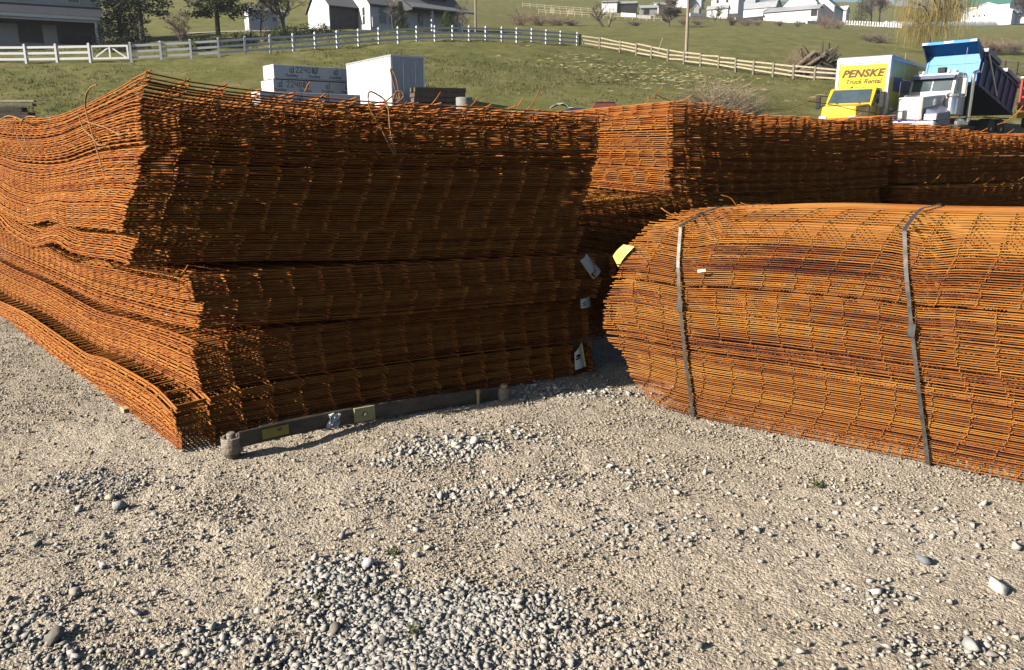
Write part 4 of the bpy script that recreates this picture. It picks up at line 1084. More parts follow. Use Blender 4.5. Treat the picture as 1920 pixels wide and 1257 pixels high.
make_fence('dark_fence', 'dark three rail fence stepping behind the raised dump bed', [spot(*q) for q in DFp], 1.3, (.35, .75, 1.15), DARKF, DARKF, .16, .12, .05)
def pole(px, Y, h, rad, lb, lean=0.0):
    p = spot(px, Y); t = thing('utility_pole', lb, 'pole', p)
    MB().tube([(0, 0, -.3), (lean*h*.5, 0, h*.5), (lean*h, 0, h)], [rad, rad*.88, rad*.75], 12).build('shaft', POLEW, t, smooth=True)
    MB().box(-1.1+lean*h, 1.1+lean*h, -.12-rad, -rad*.7, h-.9, h-.75).build('cross_arm', POLEW, t)
pole(1286, 79, 10, .165, 'tall wooden utility pole at the brown rail fence', -.012)
pole(892, 101, 9, .14, 'wooden utility pole right of the white house')
p = spot(1142, 160); o = MB().tube([(0, 0, -.2), (.05, 0, 3.2)], [.10, .08], 8).build('post', POLEW, None, loc=p); tag(o, 'plain wooden post standing beside the broken dark tree', 'post')
o = MB().tube([(0, 0, 0), (.5, 0, 1.5)], [.04, .03], 6).build('stake', SPLIT, None, loc=spot(1233, 88)); tag(o, 'thin slanting stake in the field behind the brown rail fence', 'stake')
# ================================================================== buildings
def siding(name, c, pitch=.18, rough=.6):
    m = mat(name, c, tuple(min(.85, k*1.08) for k in c), 1.5, rough); nt = m.node_tree; N = nt.nodes; L = nt.links
    tc = N.new('ShaderNodeTexCoord'); w = N.new('ShaderNodeTexWave'); w.wave_type = 'BANDS'; w.bands_direction = 'Z'; w.wave_profile = 'SAW'; w.inputs['Scale'].default_value = .314/pitch
    L.new(tc.outputs['Object'], w.inputs[0]); b = N.new('ShaderNodeBump'); b.inputs['Strength'].default_value = .6; b.inputs['Distance'].default_value = .02
    L.new(w.outputs[0], b.inputs['Height']); L.new(b.outputs[0], N['Principled BSDF'].inputs['Normal']); return m
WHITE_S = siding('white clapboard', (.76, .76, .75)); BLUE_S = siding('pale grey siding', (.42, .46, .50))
WHITE_M = mat('white painted metal', (.70, .71, .72), (.79, .79, .79), 1.0, .5); GREYWALL = mat('grey barn boards', (.24, .23, .22), (.36, .35, .33), 2, .8, stretch=(4, 4, .5))
SHED_W = mat('white shed paint', (.66, .65, .66), (.76, .75, .75), 2, .6)  # even off-white for all walls of the small shed
SHING = mat('slate grey shingles', (.12, .125, .135), (.20, .20, .21), 7, .85, stretch=(1, 1, 4), bump=.4); DKROOF = mat('dark blue shingles', (.030, .036, .052), (.055, .062, .080), 6, .8, bump=.4)
GREENR = mat('green metal roof', (.045, .17, .13), (.075, .23, .18), .8, .45); GREYR = mat('grey metal roof', (.34, .35, .37), (.46, .47, .49), 1.2, .5); DARKI = mat('dark open interior', (.012, .012, .014), (.03, .03, .032), 3, .8)
STONE = mat('brown stone veneer', (.13, .11, .10), (.32, .275, .24), 5.5, .85, stretch=(1, 1, 2.2), bump=.8, bscale=9, detail=3); GLASS = glass_mat('dark window glass'); TRIM = mat('white trim', (.74, .74, .74), (.8, .8, .8), 3, .5)
CONC = mat('grey concrete', (.25, .245, .23), (.36, .35, .33), 8, .9, bump=.4); BRICK_SHADE = mat('porch brick in shade', (.045, .046, .055), (.080, .078, .088), 9, .9, bump=.4)  # porch wall brick: the porch shade is put into its dark grey blue colour
def window(par, x, z, w, h, y, face='y-', mullion=1):
    """framed window on a wall; face y- looks to -y, x- looks to -x (x is then the wall's x, y the position along it)"""
    rot = 0 if face == 'y-' else -math.pi/2
    M = Matrix.Translation((x, y, z)) @ Matrix.Rotation(rot, 4, 'Z')
    f = MB(); t = .07
    for a in ((-w/2-t, w/2+t, -h/2-t, -h/2), (-w/2-t, w/2+t, h/2, h/2+t), (-w/2-t, -w/2, -h/2, h/2), (w/2, w/2+t, -h/2, h/2)): f.box(a[0], a[1], -.05, .02, a[2], a[3], M)
    for k in range(mullion): f.box(-w/2, w/2, -.042, .0, -h/2+h*(k+1)/(mullion+1)-.025, -h/2+h*(k+1)/(mullion+1)+.025, M)
    fo = f.build('window', TRIM, par); MB().box(-w/2, w/2, -.015, .012, -h/2, h/2, M).build('pane', GLASS, fo)
def gable_roof(x0, x1, y0, y1, ze, zr, ov, th, axis='x'):
    m = MB()
    if axis == 'x':
        ym = (y0+y1)/2; s = (zr-ze)/(ym-y0); a = ze-ov*s
        poly = [(y0-ov, a), (ym, zr), (y1+ov, a), (y1+ov, a+th), (ym, zr+th), (y0-ov, a+th)]; m.prism(poly, 'x', x0-ov*.6, x1+ov*.6)
    else:
        xm = (x0+x1)/2; s = (zr-ze)/(xm-x0); a = ze-ov*s
        poly = [(x0-ov, a), (xm, zr), (x1+ov, a), (x1+ov, a+th), (xm, zr+th), (x0-ov, a+th)]; m.prism(poly, 'y', y0-ov*.6, y1+ov*.6)
    return m
def gable_walls(x0, x1, y0, y1, z0, ze, zr, axis='x'):
    m = MB()
    if axis == 'x': m.prism([(y0, z0), (y1, z0), (y1, ze), ((y0+y1)/2, zr-.01), (y0, ze)], 'x', x0, x1)
    else: m.prism([(x0, z0), (x1, z0), (x1, ze), ((x0+x1)/2, zr-.01), (x0, ze)], 'y', y0, y1)
    return m
# shaded house at the upper left
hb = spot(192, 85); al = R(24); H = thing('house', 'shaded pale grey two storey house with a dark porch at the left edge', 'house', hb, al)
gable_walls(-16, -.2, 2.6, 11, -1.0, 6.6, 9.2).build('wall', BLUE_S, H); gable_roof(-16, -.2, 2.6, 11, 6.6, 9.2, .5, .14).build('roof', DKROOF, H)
pr = MB(); pr.prism([(-.35, 2.62), (2.58, 3.95), (2.58, 4.08), (-.35, 2.78)], 'x', -16.3, .25); pr.build('porch_roof', DKROOF, H)
MB().box(-16.2, .15, -.42, -.36, 2.42, 2.74).box(-16.0, .0, -.2, -.08, 2.2, 2.42).build('fascia', TRIM, H)
MB().box(-16, -.2, 2.50, 2.598, -.8, 2.6).build('porch_wall', BRICK_SHADE, H)
MB().box(-16, 0, -.1, 2.5, -1.0, .0).build('porch_floor', CONC, H)
for x in (-14.2, -10.3, -.35): MB().box(x-.13, x+.13, -.2, .06, -.4, 2.2).build('porch_post', TRIM, H)
for x in (-14.9, -11.05, -6.85, -2.3): window(H, x, 5.3, 1.0, 1.7, 2.6)
window(H, -13.5, 1.3, 1.6, 1.5, 2.5)
MB().box(-5.5, -4.2, 2.44, 2.498, 0, 2.1).build('door', BLUE_S, H); MB().box(-10.9, -7.7, 2.45, 2.498, 0, 2.05).build('garage_door', BLUE_S, H)
for x, lb in ((-3.4, 'left dark chair on the porch of the shaded house'), (-1.7, 'right dark chair on the porch of the shaded house')):
    M = H.matrix_basis; c = thing('porch_chair', lb, 'chair', hb + Matrix.Rotation(al, 3, 'Z') @ Vector((x, 1.6, .001)), al)
    MB().box(-.35, .35, -.3, .35, .38, .46).build('seat', DARKI, c); MB().box(-.35, .35, .35, .42, .3, 1.15).build('backrest', DARKI, c); MB().box(-.42, -.36, -.3, .42, 0, .68).build('armrest', DARKI, c); MB().box(.36, .42, -.3, .42, 0, .68).build('armrest', DARKI, c)
# white house
wb = spot(695, 97); al = R(35); H = thing('house', 'white farmhouse with a stone faced garage wing and slate roof', 'house', wb, al)
gable_walls(0, 12.6, 0, 7.0, -1, 3.0, 5.8).build('wall', WHITE_S, H)
gable_roof(0, 12.6, 0, 7.0, 3.0, 5.8, .45, .14).build('roof', SHING, H)
MB().prism([(-2.2, 2.5), (.6, 3.45), (.6, 3.62), (-2.2, 2.66)], 'x', 4.6, 13.4).build('porch_roof', SHING, H)
MB().prism([(4.45, 2.35), (2.0, 3.95), (4.45, 2.62)], 'y', -2.25, -.1).build('porch_gable', TRIM, H)
gable_walls(6.5, 11.5, 1.0, 5.0, 4.5, 6.2, 7.8).build('upper_storey', WHITE_S, H); gable_roof(6.5, 11.5, 1.0, 5.0, 6.2, 7.8, .5, .14).build('upper_roof', DKROOF, H)
MB().box(7.2, 7.45, -1.95, -1.7, -.6, 2.55).build('porch_post', TRIM, H)
window(H, 1.6, 1.75, .95, 1.9, 0); window(H, 2.9, 1.75, .95, 1.9, 0); window(H, 6.7, 1.6, .7, 1.3, 0); window(H, 10.3, 1.6, .8, 1.3, 0); window(H, 10.3, -.3, .4, .5, 0, mullion=0)
window(H, 0, 1.7, .6, 1.9, 1.7, 'x-'); window(H, 0, 1.7, .6, 1.9, 4.0, 'x-')
MB().box(.2, .55, -.14, -.002, .3, 1.4).build('meter_box', TRIM, H)
w_ = MB(); w_ = gable_walls(-3.6, -.02, 3.4, 10.4, -1, 2.9, 5.4).build('garage_wall', WHITE_S, H)
MB().box(-3.6, -.02, 3.34, 3.398, -1, 2.85).build('stone_front', STONE, H)
MB().box(-3.75, -3.602, 3.25, 3.45, -1, 2.8).build('corner_post', TRIM, H)
gable_roof(-3.6, -.03, 3.4, 10.4, 2.9, 5.4, .4, .13).build('garage_roof', SHING, H)
# white shed
sb = spot(468, 101); H = thing('shed', 'small white gabled shed behind the leafless trees', 'shed', sb, R(28))
gable_walls(0, 4.4, 0, 2.9, -.4, 2.5, 3.0).build('wall', SHED_W, H); gable_roof(0, 4.4, 0, 2.9, 2.5, 3.0, .12, .06).build('roof', GREYR, H); window(H, 3.1, 1.6, .5, .5, 0, mullion=0)
# driveway and the covered thing behind the pine
DRV = mat('pale driveway', (.36, .34, .30), (.48, .46, .42), 2, .9)
def strip(name, pts, w, matl, up=.03):
    m = MB(); n = len(pts); vs = []
    for i, p in enumerate(pts):
        t = (pts[min(i+1, n-1)]-pts[max(i-1, 0)]); nn = Vector((-t.y, t.x, 0)).normalized()
        for s in (-.5, -.25, 0, .25, .5):
            q = p+nn*w*s; vs.append((q.x, q.y, gz(q.x, q.y)+up+.12))
    m.add(vs, [(i*5+k, i*5+k+1, i*5+6+k, i*5+5+k) for i in range(n-1) for k in range(4)])
    o = m.build(name, matl); o['kind'] = 'structure'
strip('driveway', [spot(a, b) for a, b in ((330, 99), (380, 99.5), (430, 100), (480, 99), (530, 98), (570, 97))], 1.6, DRV)
# farm across the valley
def barn(px, Y, w, d, he, hr, rz, lb, wall, roof, name='barn', axis='x', cat='barn', ov=.4, windows=(), sink=1.5, gambrel=False, group=None):
    """origin at the near left corner; w along local x, d deep"""
    p = spot(px, Y); t = thing(name, lb, cat, p, R(rz), group)
    if gambrel:
        y0, y1 = 0, d; pr = [(y0, he), (d*.16, he+(hr-he)*.62), (d*.5, hr), (d*.84, he+(hr-he)*.62), (y1, he)]
        MB().prism([(0, -sink), (d, -sink)]+pr[::-1], 'x', 0, w).build('wall', wall, t)
        out = [(-.3, he-.3)]+pr[1:-1]+[(d+.3, he-.3)]; MB().prism(out+[(q[0], q[1]+.18) for q in out[::-1]], 'x', -.3, w+.3).build('roof', roof, t)
    else:
        x1, y1 = w, d
        gable_walls(0, w, 0, d, -sink, he, hr, axis).build('wall', wall, t); gable_roof(0, w, 0, d, he, hr, ov, .2, axis).build('roof', roof, t)
    for (x, z, ww, hh) in windows: MB().box(x-ww/2, x+ww/2, -.06, .06, z-hh/2, z+hh/2).build('opening', DARKI, t)
    return t
barn(1466, 268, 10.5, 11, 4.8, 10.2, -32, 'big white barn with a green roof and gabled sunny front', WHITE_M, GREENR, axis='y', windows=((7, 3.4, .5, .8),))
barn(1516, 280, 8, 12, 4.6, 8.0, -36, 'shaded green roofed wing right of the big white barn', WHITE_M, GREENR, axis='y', windows=((3.5, 3, .5, .9),))
p = spot(1430, 262); t = thing('lean_to', 'low grey roofed lean to in front of the big white barn', 'shed', p, R(-30)); MB().box(0, 16.5, 0, 7, -1.5, 2.3).build('wall', WHITE_M, t); MB().prism([(-.5, 2.2), (7.2, 4.4), (7.2, 4.6), (-.5, 2.4)], 'x', -.4, 17).build('roof', GREYR, t); MB().box(14.5, 16.3, -.08, -.02, .2, 2.0).build('opening', DARKI, t)
barn(1391, 272, 10.5, 9, 2.9, 5.4, -30, 'grey roofed gambrel barn left of the big white barn', WHITE_M, GREYR, gambrel=True, name='gambrel_barn')
barn(1553, 305, 6.0, 6, 3.4, 5.0, -32, 'small white barn with a plain white roof beside the green wing', WHITE_M, WHITE_M)
barn(1332, 262, 8.5, 8, 5.4, 8.0, -28, 'white two storey farmhouse below the ridge', WHITE_S, DKROOF, 'farmhouse', cat='house', windows=((2.0, 4.4, .7, .9), (5.0, 4.4, .7, .9), (2.6, 1.6, .7, 1.2)))
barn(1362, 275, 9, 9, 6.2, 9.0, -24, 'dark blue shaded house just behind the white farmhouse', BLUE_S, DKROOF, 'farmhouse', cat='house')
barn(1325, 258, 6.5, 2.2, 2.4, 3.2, -28, 'low porch like annex at the front of the white farmhouse', WHITE_S, GREYR, 'annex', cat='annex')
barn(1300, 268, 1.8, 2.4, 2.3, 3.3, -28, 'tiny pale shed left of the white farmhouse', GREYWALL, GREYR, 'shed', axis='y', cat='shed')
barn(1262, 330, 5.5, 5, 3.6, 4.4, -26, 'white block building cut off at the top photo edge', WHITE_M, GREYR, 'shed', cat='shed')
barn(1282, 332, 7, 5, 2.8, 4.0, -26, 'dark roofed building right of the white block building', BLUE_S, DKROOF, 'shed', cat='shed')
barn(1128, 250, 4.6, 6, 2.8, 3.4, -10, 'white left end of the long low farm shed', WHITE_M, GREYR, 'shed', cat='shed')
barn(1153, 250, 6.4, 6, 2.6, 3.4, -10, 'long low dark open fronted farm shed', DARKI, GREYR, 'shed', cat='shed')
barn(1200, 242, 5.0, 4, 2.0, 2.8, -6, 'weathered grey lean shed with a black doorway', GREYWALL, GREYR, 'shed', cat='shed', windows=((1.8, .9, 1.6, 1.6),))
barn(1216, 252, 3.0, 4, 2.2, 3.2, -18, 'small white gabled shed right of the black doorway', WHITE_M, GREYR, 'shed', axis='y', cat='shed')
barn(1226, 256, 6.6, 5, 2.8, 3.6, -4, 'grey roofed long shed on the slope left of the pole', GREYWALL, GREYR, 'shed', cat='shed')
barn(1801, 305, 16, 13, 3.4, 6.6, -38, 'white barn with a broad gable at the right skyline', WHITE_M, WHITE_M, axis='y', windows=((4, 2.3, .5, .6), (5.7, 2.3, .5, .6), (7.4, 2.3, .5, .6)))
barn(1806, 322, 15, 11, 5.9, 9.0, -40, 'tall green roofed barn behind the white gable at right', WHITE_M, GREENR)
barn(1882, 306, 4.4, 7, 2.6, 3.9, -38, 'low white wing at the right end of the green roofed barn', WHITE_M, WHITE_M, axis='y')
barn(1903, 330, 7.5, 6, 2.5, 4.0, -38, 'tiny white house with a dark roof at the right photo edge', WHITE_S, DKROOF, 'house', cat='house', windows=((1.4, 1.2, .5, .7), (3.2, 1.2, .5, .7)))
BALE = mat('white bale wrap', (.74, .74, .74), (.82, .82, .82), 2, .4)
a_, b_ = spot(1655, 268), spot(1868, 285); m = MB(); n = 44; t = thing('bale_row', 'long white plastic wrapped hay row on the far field', 'hay row', a_); vs = []
for i in range(n+1):
    q = a_.lerp(b_, i/n); z = gz(q.x, q.y); k = .85*(.92+.10*math.sin(i*1.9))*(1 if 0 < i < n else .5)
    for j in range(8):
        g = math.pi*(j/7); vs.append((q.x-a_.x, q.y-a_.y-math.cos(g)*.9, z-a_.z-.1+math.sin(g)*1.7*k/.85))
m.add(vs, [(i*8+j, i*8+j+1, i*8+9+j, i*8+8+j) for i in range(n) for j in range(7)]+[tuple(range(7, -1, -1)), tuple(n*8+j for j in range(8))]); m.build('wrap', BALE, t, smooth=True)
def low_wall(pxa, Ya, pxb, Yb, h, lb, matl, name='low_wall', cat='wall'):
    a, b = spot(pxa, Ya), spot(pxb, Yb); m = MB(); d = b-a; n = Vector((-d.y, d.x, 0)).normalized()*.3
    q = [Vector((0, 0, -.4))-n, Vector(d)-n+Vector((0, 0, -.4)), Vector(d)+n+Vector((0, 0, -.4)), n+Vector((0, 0, -.4))]
    m.hexa(q, [v+Vector((0, 0, h+.4)) for v in q]); o = m.build(name, matl, None, loc=a); tag(o, lb, cat)
low_wall(1293, 252, 1323, 254, 1.1, 'white low bunker wall left of the white farmhouse', WHITE_M)
low_wall(1165, 225, 1193, 222, .9, 'long white trough wall below the long low farm shed', WHITE_M)
low_wall(1196, 220, 1222, 214, .7, 'grey trough wall continuing right of the white one', GREYWALL)
low_wall(1378, 240, 1410, 243, .8, 'white board pen left of the low lean to', WHITE_M)
low_wall(1512, 248, 1532, 250, .9, 'white rail pen right of the low lean to', WHITE_M)
def post_row(lb, pa, pb, n, h, pm_, rails, w=.14, name='pasture_fence'):
    pts = [spot(pa[0]+(pb[0]-pa[0])*i/(n-1), pa[1]+(pb[1]-pa[1])*i/(n-1)) for i in range(n)]
    make_fence(name, lb, pts, h, rails, pm_, SPLIT if pm_ is SPLIT else pm_, w, .09, .05)
post_row('white picket like fence below the lone spruce', (1578, 262), (1690, 250), 24, 1.3, VINYL, (.2,), .38, 'picket_fence')
post_row('thin post fence crossing below the farm sheds', (1010, 215), (1240, 200), 18, 1.3, SPLIT, (.6, 1.1))
post_row('thin fence along the slope above the broken tree', (980, 250), (1130, 240), 12, 1.3, SPLIT, (.6, 1.1))
post_row('thin fence before the gambrel barn and white farmhouse', (1240, 212), (1400, 222), 14, 1.2, POSTW, (.6, 1.0))
post_row('short plank fence right of the big white barn', (1575, 238), (1640, 236), 8, 1.2, SPLIT, (.4, .8), .2)
for px, Y, lb in ((1036, 225, 'small tan bale box on the left slope'), (1070, 222, 'second small tan box right of the first on the slope')):
    o = MB().box(-.6, .6, -.5, .5, -.2, 1.2).build('hutch', SPLIT, None, bevel=.06, loc=spot(px, Y)); tag(o, lb, 'hutch')
q = spot(1660, 180); a = Vector((q.x, q.y, at_depth(1655, 15, 180).z)); b = at_depth(1990, -4, 200)
m = MB().tube([(0, 0, 0)]+[Vector((0, 0, -4*.9*(f*(1-f))))+(b-a)*f for f in (.25, .5, .75)]+[b-a], .03, 4); o = m.build('power_line', DARKI, None, loc=a); tag(o, 'thin sagging power line across the pale sky at upper right', 'cable')
# ================================================================== lettering
def lettering(text, size, matl, parent, M, shear=0.0, bold=0.0, ext=.004, name='lettering', spacing=1.0, sx=1.0):
    c = bpy.data.curves.new(name, 'FONT'); c.body = text; c.size = size; c.shear = shear; c.offset = bold; c.extrude = ext; c.align_x = 'CENTER'; c.space_character = spacing; c.resolution_u = 4
    o = bpy.data.objects.new(name, c); COL.objects.link(o); bpy.context.view_layer.update()
    me = bpy.data.meshes.new_from_object(o.evaluated_get(bpy.context.evaluated_depsgraph_get()))
    bpy.data.objects.remove(o); me.transform(M @ Matrix.Rotation(math.pi/2, 4, 'X') @ Matrix.Diagonal((sx, 1, 1, 1)))
    me.materials.clear(); me.materials.append(matl); me.name = name
    o = bpy.data.objects.new(name, me); COL.objects.link(o); o.parent = parent; return o
TY = mat('yellow truck paint', (.76, .46, .006), (.80, .50, .012), 1.2, .32, coat=.4); TYB = mat('yellow vinyl panel', (.80, .70, .015), (.83, .73, .02), 1.2, .4)
ALU = mat('silver box trim', (.52, .53, .56), (.66, .67, .70), 4, .35, .5); BOXW = mat('white box skin', (.72, .73, .75), (.79, .79, .80), 2, .4); BLK = mat('black rubber and plastic', (.015, .015, .016), (.03, .03, .032), 8, .7)
VIO = mat('blue violet stripe', (.05, .045, .30), (.07, .06, .36), 2, .4); CHROME = mat('bright chrome', (.66, .67, .69), (.78, .78, .79), 6, .16, .95); WTRK = mat('white truck paint', (.66, .67, .70), (.76, .77, .79), 2, .28, coat=.5)
VISOR = mat('slate visor', (.14, .16, .23), (.18, .20, .28), 3, .4); BLUE = mat('bright blue dump body', (.004, .20, .64), (.008, .27, .76), 1.6, .42, 0.0, spec=.35, bump=.15, bscale=1.2); BLUE_SHADE = mat('shaded blue dump side', (.018, .038, .12), (.03, .055, .16), 3, .5, bump=.3, bscale=5)  # bed sides repeat the bed blue with their shade painted into the colour
SCREEN = glass_mat('truck glass', (.05, .075, .085)); TAIL = mat('amber marker', (.75, .28, .02), (.8, .35, .05), 5, .3); LAMP = mat('clear lamp lens', (.7, .72, .75), (.82, .83, .85), 9, .12); REDP = mat('red wagon paint', (.42, .018, .03), (.52, .03, .045), 2, .45); BRN = mat('dark brown print', (.10, .035, .008), (.13, .05, .012), 5, .5)
def wheel(par, x, y, r, w, dual=False):
    wl = MB().lathe([(r*.62, -w/2), (r*.95, -w/2), (r, -w*.38), (r, w*.38), (r*.95, w/2), (r*.62, w/2)], 24).build('wheel', BLK, par, smooth=True, loc=(x, y, r), rot=(0, math.pi/2, 0))
    MB().lathe([(r*.60, -w*.40), (r*.60, w*.40), (r*.45, w*.44), (r*.2, w*.40), (r*.16, w*.52)], 18).build('rim', ALU, wl, smooth=True)
# ---- yellow rental box truck
tp = spot(1604, 38.4); TB = R(-40)
T = thing('box_truck', 'yellow cab box truck with a yellow front panel reading PENSKE', 'truck', tp, TB)
MB().box(-1.20, 1.20, 0, 6.6, 1.15, 3.90).build('cargo_box', BOXW, T, bevel=.05)
m = MB()
for x in (-1.22, 1.07): m.box(x, x+.15, -.035, .12, 1.2, 3.84)
m.prism([(-.03, 3.62), (-.035, 3.78), (.12, 3.945), (.5, 3.97), (.5, 3.80), (.1, 3.66)], 'x', -1.225, 1.225)
m.box(1.185, 1.222, .13, 6.6, 3.73, 3.93); m.box(1.185, 1.222, .13, 6.6, 1.12, 1.30); m.box(1.195, 1.228, .12, .26, 1.2, 3.68); m.build('box_trim', ALU, T, bevel=.02)
MB().box(-1.05, 1.05, -.024, -.003, 1.9, 3.56).build('front_panel', TYB, T)
lettering('PENSKE', .46, BRN, T, Matrix.Translation((-.02, -.030, 3.02)), .32, .022, spacing=1.05, sx=1.14)
lettering('Truck Rental', .31, BRN, T, Matrix.Translation((.05, -.030, 2.70)), .28, .008)
sp_ = MB().box(1.203, 1.216, .30, 6.5, 1.34, 3.68).build('side_panel', TYB, T)
MB().box(1.218, 1.226, .75, 6.5, 2.35, 3.0).build('side_stripe', VIO, sp_); MB().box(1.218, 1.224, .55, 6.5, 1.5, 1.62).build('side_trim', ALU, sp_)
SM = Matrix.Translation((1.272, 1.9, 2.62)) @ Matrix.Rotation(math.pi/2, 4, 'Z')
# cab
cab = MB(); prof = [(-.12, 1.0), (-.12, 2.36), (-.3, 2.46), (-1.0, 2.46), (-1.18, 2.40), (-1.72, 1.72), (-1.72, 1.0)]
cab.prism(prof, 'x', -1.03, 1.03); cb = cab.build('cab', TY, T, bevel=.05)
hd = MB(); hd.hexa([(-1.0, -1.70, .62), (1.0, -1.70, .62), (.86, -3.0, .62), (-.86, -3.0, .62)], [(-.98, -1.70, 1.72), (.98, -1.70, 1.72), (.74, -2.95, 1.58), (-.74, -2.95, 1.58)]); hd.build('hood', TY, T, bevel=.09)
w = Vector((0, -(2.40-1.72), -(.54))).normalized()
def slab(a, b, c, d, off, th=.02):
    a, b, c, d = [Vector(q) for q in (a, b, c, d)]; n = (b-a).cross(d-a).normalized(); m = MB()
    m.hexa([q+n*off for q in (a, b, c, d)], [q+n*(off+th) for q in (a, b, c, d)]); return m
slab((-.93, -1.70, 1.76), (.93, -1.70, 1.76), (.86, -1.22, 2.36), (-.86, -1.22, 2.36), .002, .016).build('windshield', SCREEN, T)
MB().box(1.035, 1.047, -1.30, -.42, 1.78, 2.32).build('side_window', SCREEN, T); MB().box(-1.047, -1.035, -1.30, -.42, 1.78, 2.32).build('side_window', SCREEN, T)
MB().box(1.033, 1.05, -.92, -.88, 1.2, 2.36).build('door_seam', BLK, T)
for s in (-1, 1):
    mr = MB().box(s*1.42-.11, s*1.42+.11, -1.62, -1.50, 1.52, 2.16).build('mirror', BLK, T, bevel=.05)
    MB().tube([(s*1.03, -1.45, 1.7), (s*1.35, -1.55, 1.62)], .025, 6).tube([(s*1.03, -1.40, 2.1), (s*1.35, -1.55, 2.1)], .02, 6).build('mirror_arm', BLK, mr)
    MB().box(s*.66-.17, s*.66+.17, -3.03, -2.93, .95, 1.15).build('headlight', LAMP, T, bevel=.03)
    wheel(T, s*.95, -2.1, .46, .28); wheel(T, s*.9, 4.4, .46, .5)
    MB().box(s*.5-.04, s*.5+.04, -1.75, -1.15, 1.745, 1.755).build('wiper', BLK, T)
MB().box(-.45, .45, -3.03, -2.94, .65, 1.05).build('grille', BLK, T); MB().box(-1.1, 1.1, -3.25, -3.05, .45, .7).build('bumper', ALU, T, bevel=.04); MB().box(-.45, .45, -2.9, 6.4, .62, .9).build('chassis', BLK, T)
for x in (-.3, 0, .3): MB().box(x-.05, x+.05, -.85, -.72, 2.462, 2.51).build('roof_marker', TAIL, T)
MB().prism([(-.06, 3.7), (.06, 3.7), (0, 3.82)], 'y', -.9, -.88).build('roof_aerial', BLK, T, loc=(-.15, 0, -1.24))
# ---- dump truck
bp_ = spot(1763, 39.2); D = thing('dump_truck', 'white dump truck with its bright blue bed tipped up', 'truck', bp_, R(-50))
TILT = R(14); PIV = Vector((0, 5.3, 1.25))
def TB_(y, z): # bed coordinates -> truck coordinates
    return PIV + Matrix.Rotation(-TILT, 3, 'X') @ Vector((0, y, z))
BM = Matrix.Translation(PIV) @ Matrix.Rotation(-TILT, 4, 'X')
def bedbox(name, matl, *a, bevel=0.0, par=None): return MB().box(*a, BM).build(name, matl, par or D, bevel=bevel)
bd = bedbox('bed', BLUE_SHADE, -1.22, 1.22, -5.3, .0, 0, .14)
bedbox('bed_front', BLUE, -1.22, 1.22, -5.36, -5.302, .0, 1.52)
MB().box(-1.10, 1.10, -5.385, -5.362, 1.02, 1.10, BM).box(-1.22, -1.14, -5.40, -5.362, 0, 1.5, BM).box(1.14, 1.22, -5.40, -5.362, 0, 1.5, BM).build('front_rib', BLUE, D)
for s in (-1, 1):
    sd = bedbox('bed_side', BLUE_SHADE, *((1.16, 1.22) if s > 0 else (-1.22, -1.16)), -5.30, .05, .142, 1.40)
    bedbox('top_rail', BLUE_SHADE, *((1.14, 1.30) if s > 0 else (-1.30, -1.14)), -5.30, .05, 1.402, 1.54, par=sd)
    for k in range(7): bedbox('side_rib', BLUE_SHADE, *((1.222, 1.30) if s > 0 else (-1.30, -1.222)), -5.2+k*.82, -5.08+k*.82, .0, 1.40, par=sd)
    bedbox('lower_rail', BLUE_SHADE, *((1.222, 1.29) if s > 0 else (-1.29, -1.222)), -5.07, .05, .0, .13, par=sd)
# cab shield
m = MB(); P1 = [(-5.36, 1.50), (-6.35, 1.70), (-6.37, 1.82), (-6.30, 1.86), (-5.36, 1.62)]
m.prism(P1, 'x', -1.24, 1.24); sh = m.build('cab_shield', BLUE, D); sh.data.transform(BM)
for s in (-1, 1):
    m = MB().prism([(-5.30, 1.1), (-6.2, 1.68), (-5.30, 1.60)], 'x', s*1.22-.03, s*1.22+.03); o = m.build('shield_gusset', BLUE_SHADE, D); o.data.transform(BM)
MB().box(-.22, .22, -6.385, -6.372, 1.71, 1.81, BM).build('shield_lamp', LAMP, sh); 
for s in (-1, 1): MB().box(s*1.08-.13, s*1.08+.13, -6.385, -6.372, 1.71, 1.81, BM).build('shield_plate', LAMP, sh)
bedbox('tailgate', BLUE_SHADE, -1.2, 1.2, .052, .12, .1, 1.45)
ap = BM @ Vector((1.34, -5.0, 1.56)); aq = BM @ Vector((1.36, -2.9, .18)); MB().tube([ap, aq], .045, 8).build('tarp_arm', ALU, D); MB().box(1.15, 1.38, -5.2, -3.3, 1.545, 1.75, BM).build('rolled_tarp', VISOR, D); MB().box(1.15, 1.38, -2.3, -.2, 1.545, 1.72, BM).build('rolled_tarp', VISOR, D)
MB().tube([(0, .2, .9), BM @ Vector((0, -4.6, .05))], [.12, .08], 12).build('hoist_ram', ALU, D)
MB().box(-.45, .45, -3.4, 5.5, .72, .98).build('chassis', BLK, D)
for s in (-1, 1):
    wheel(D, s*1.0, -2.75, .52, .30)
    for y in (2.9, 4.3): wheel(D, s*.92, y, .52, .55)
MB().hexa([(-.66, -1.75, 1.0), (.66, -1.75, 1.0), (.50, -3.62, 1.0), (-.50, -3.62, 1.0)], [(-.66, -1.75, 1.98), (.66, -1.75, 1.98), (.50, -3.60, 1.80), (-.50, -3.60, 1.80)]).build('hood', WTRK, D, bevel=.06)
gr = MB().box(-.54, .54, -3.70, -3.61, .80, 1.80).build('grille_shell', CHROME, D, bevel=.04); m = MB()
for k in range(4): m.box(-.455+k*.2325, -.235+k*.2325, -3.715, -3.702, .88, 1.68)
m.build('grille_mesh', ALU, gr); m = MB().lathe([(.001, 0), (.11, 0), (.11, .012), (.09, .016), (.001, .016)], 20); o = m.build('badge', TRIM, gr, loc=(0, -3.702, 1.735), rot=(math.pi/2, 0, 0)); o.scale = (1, .42, 1)
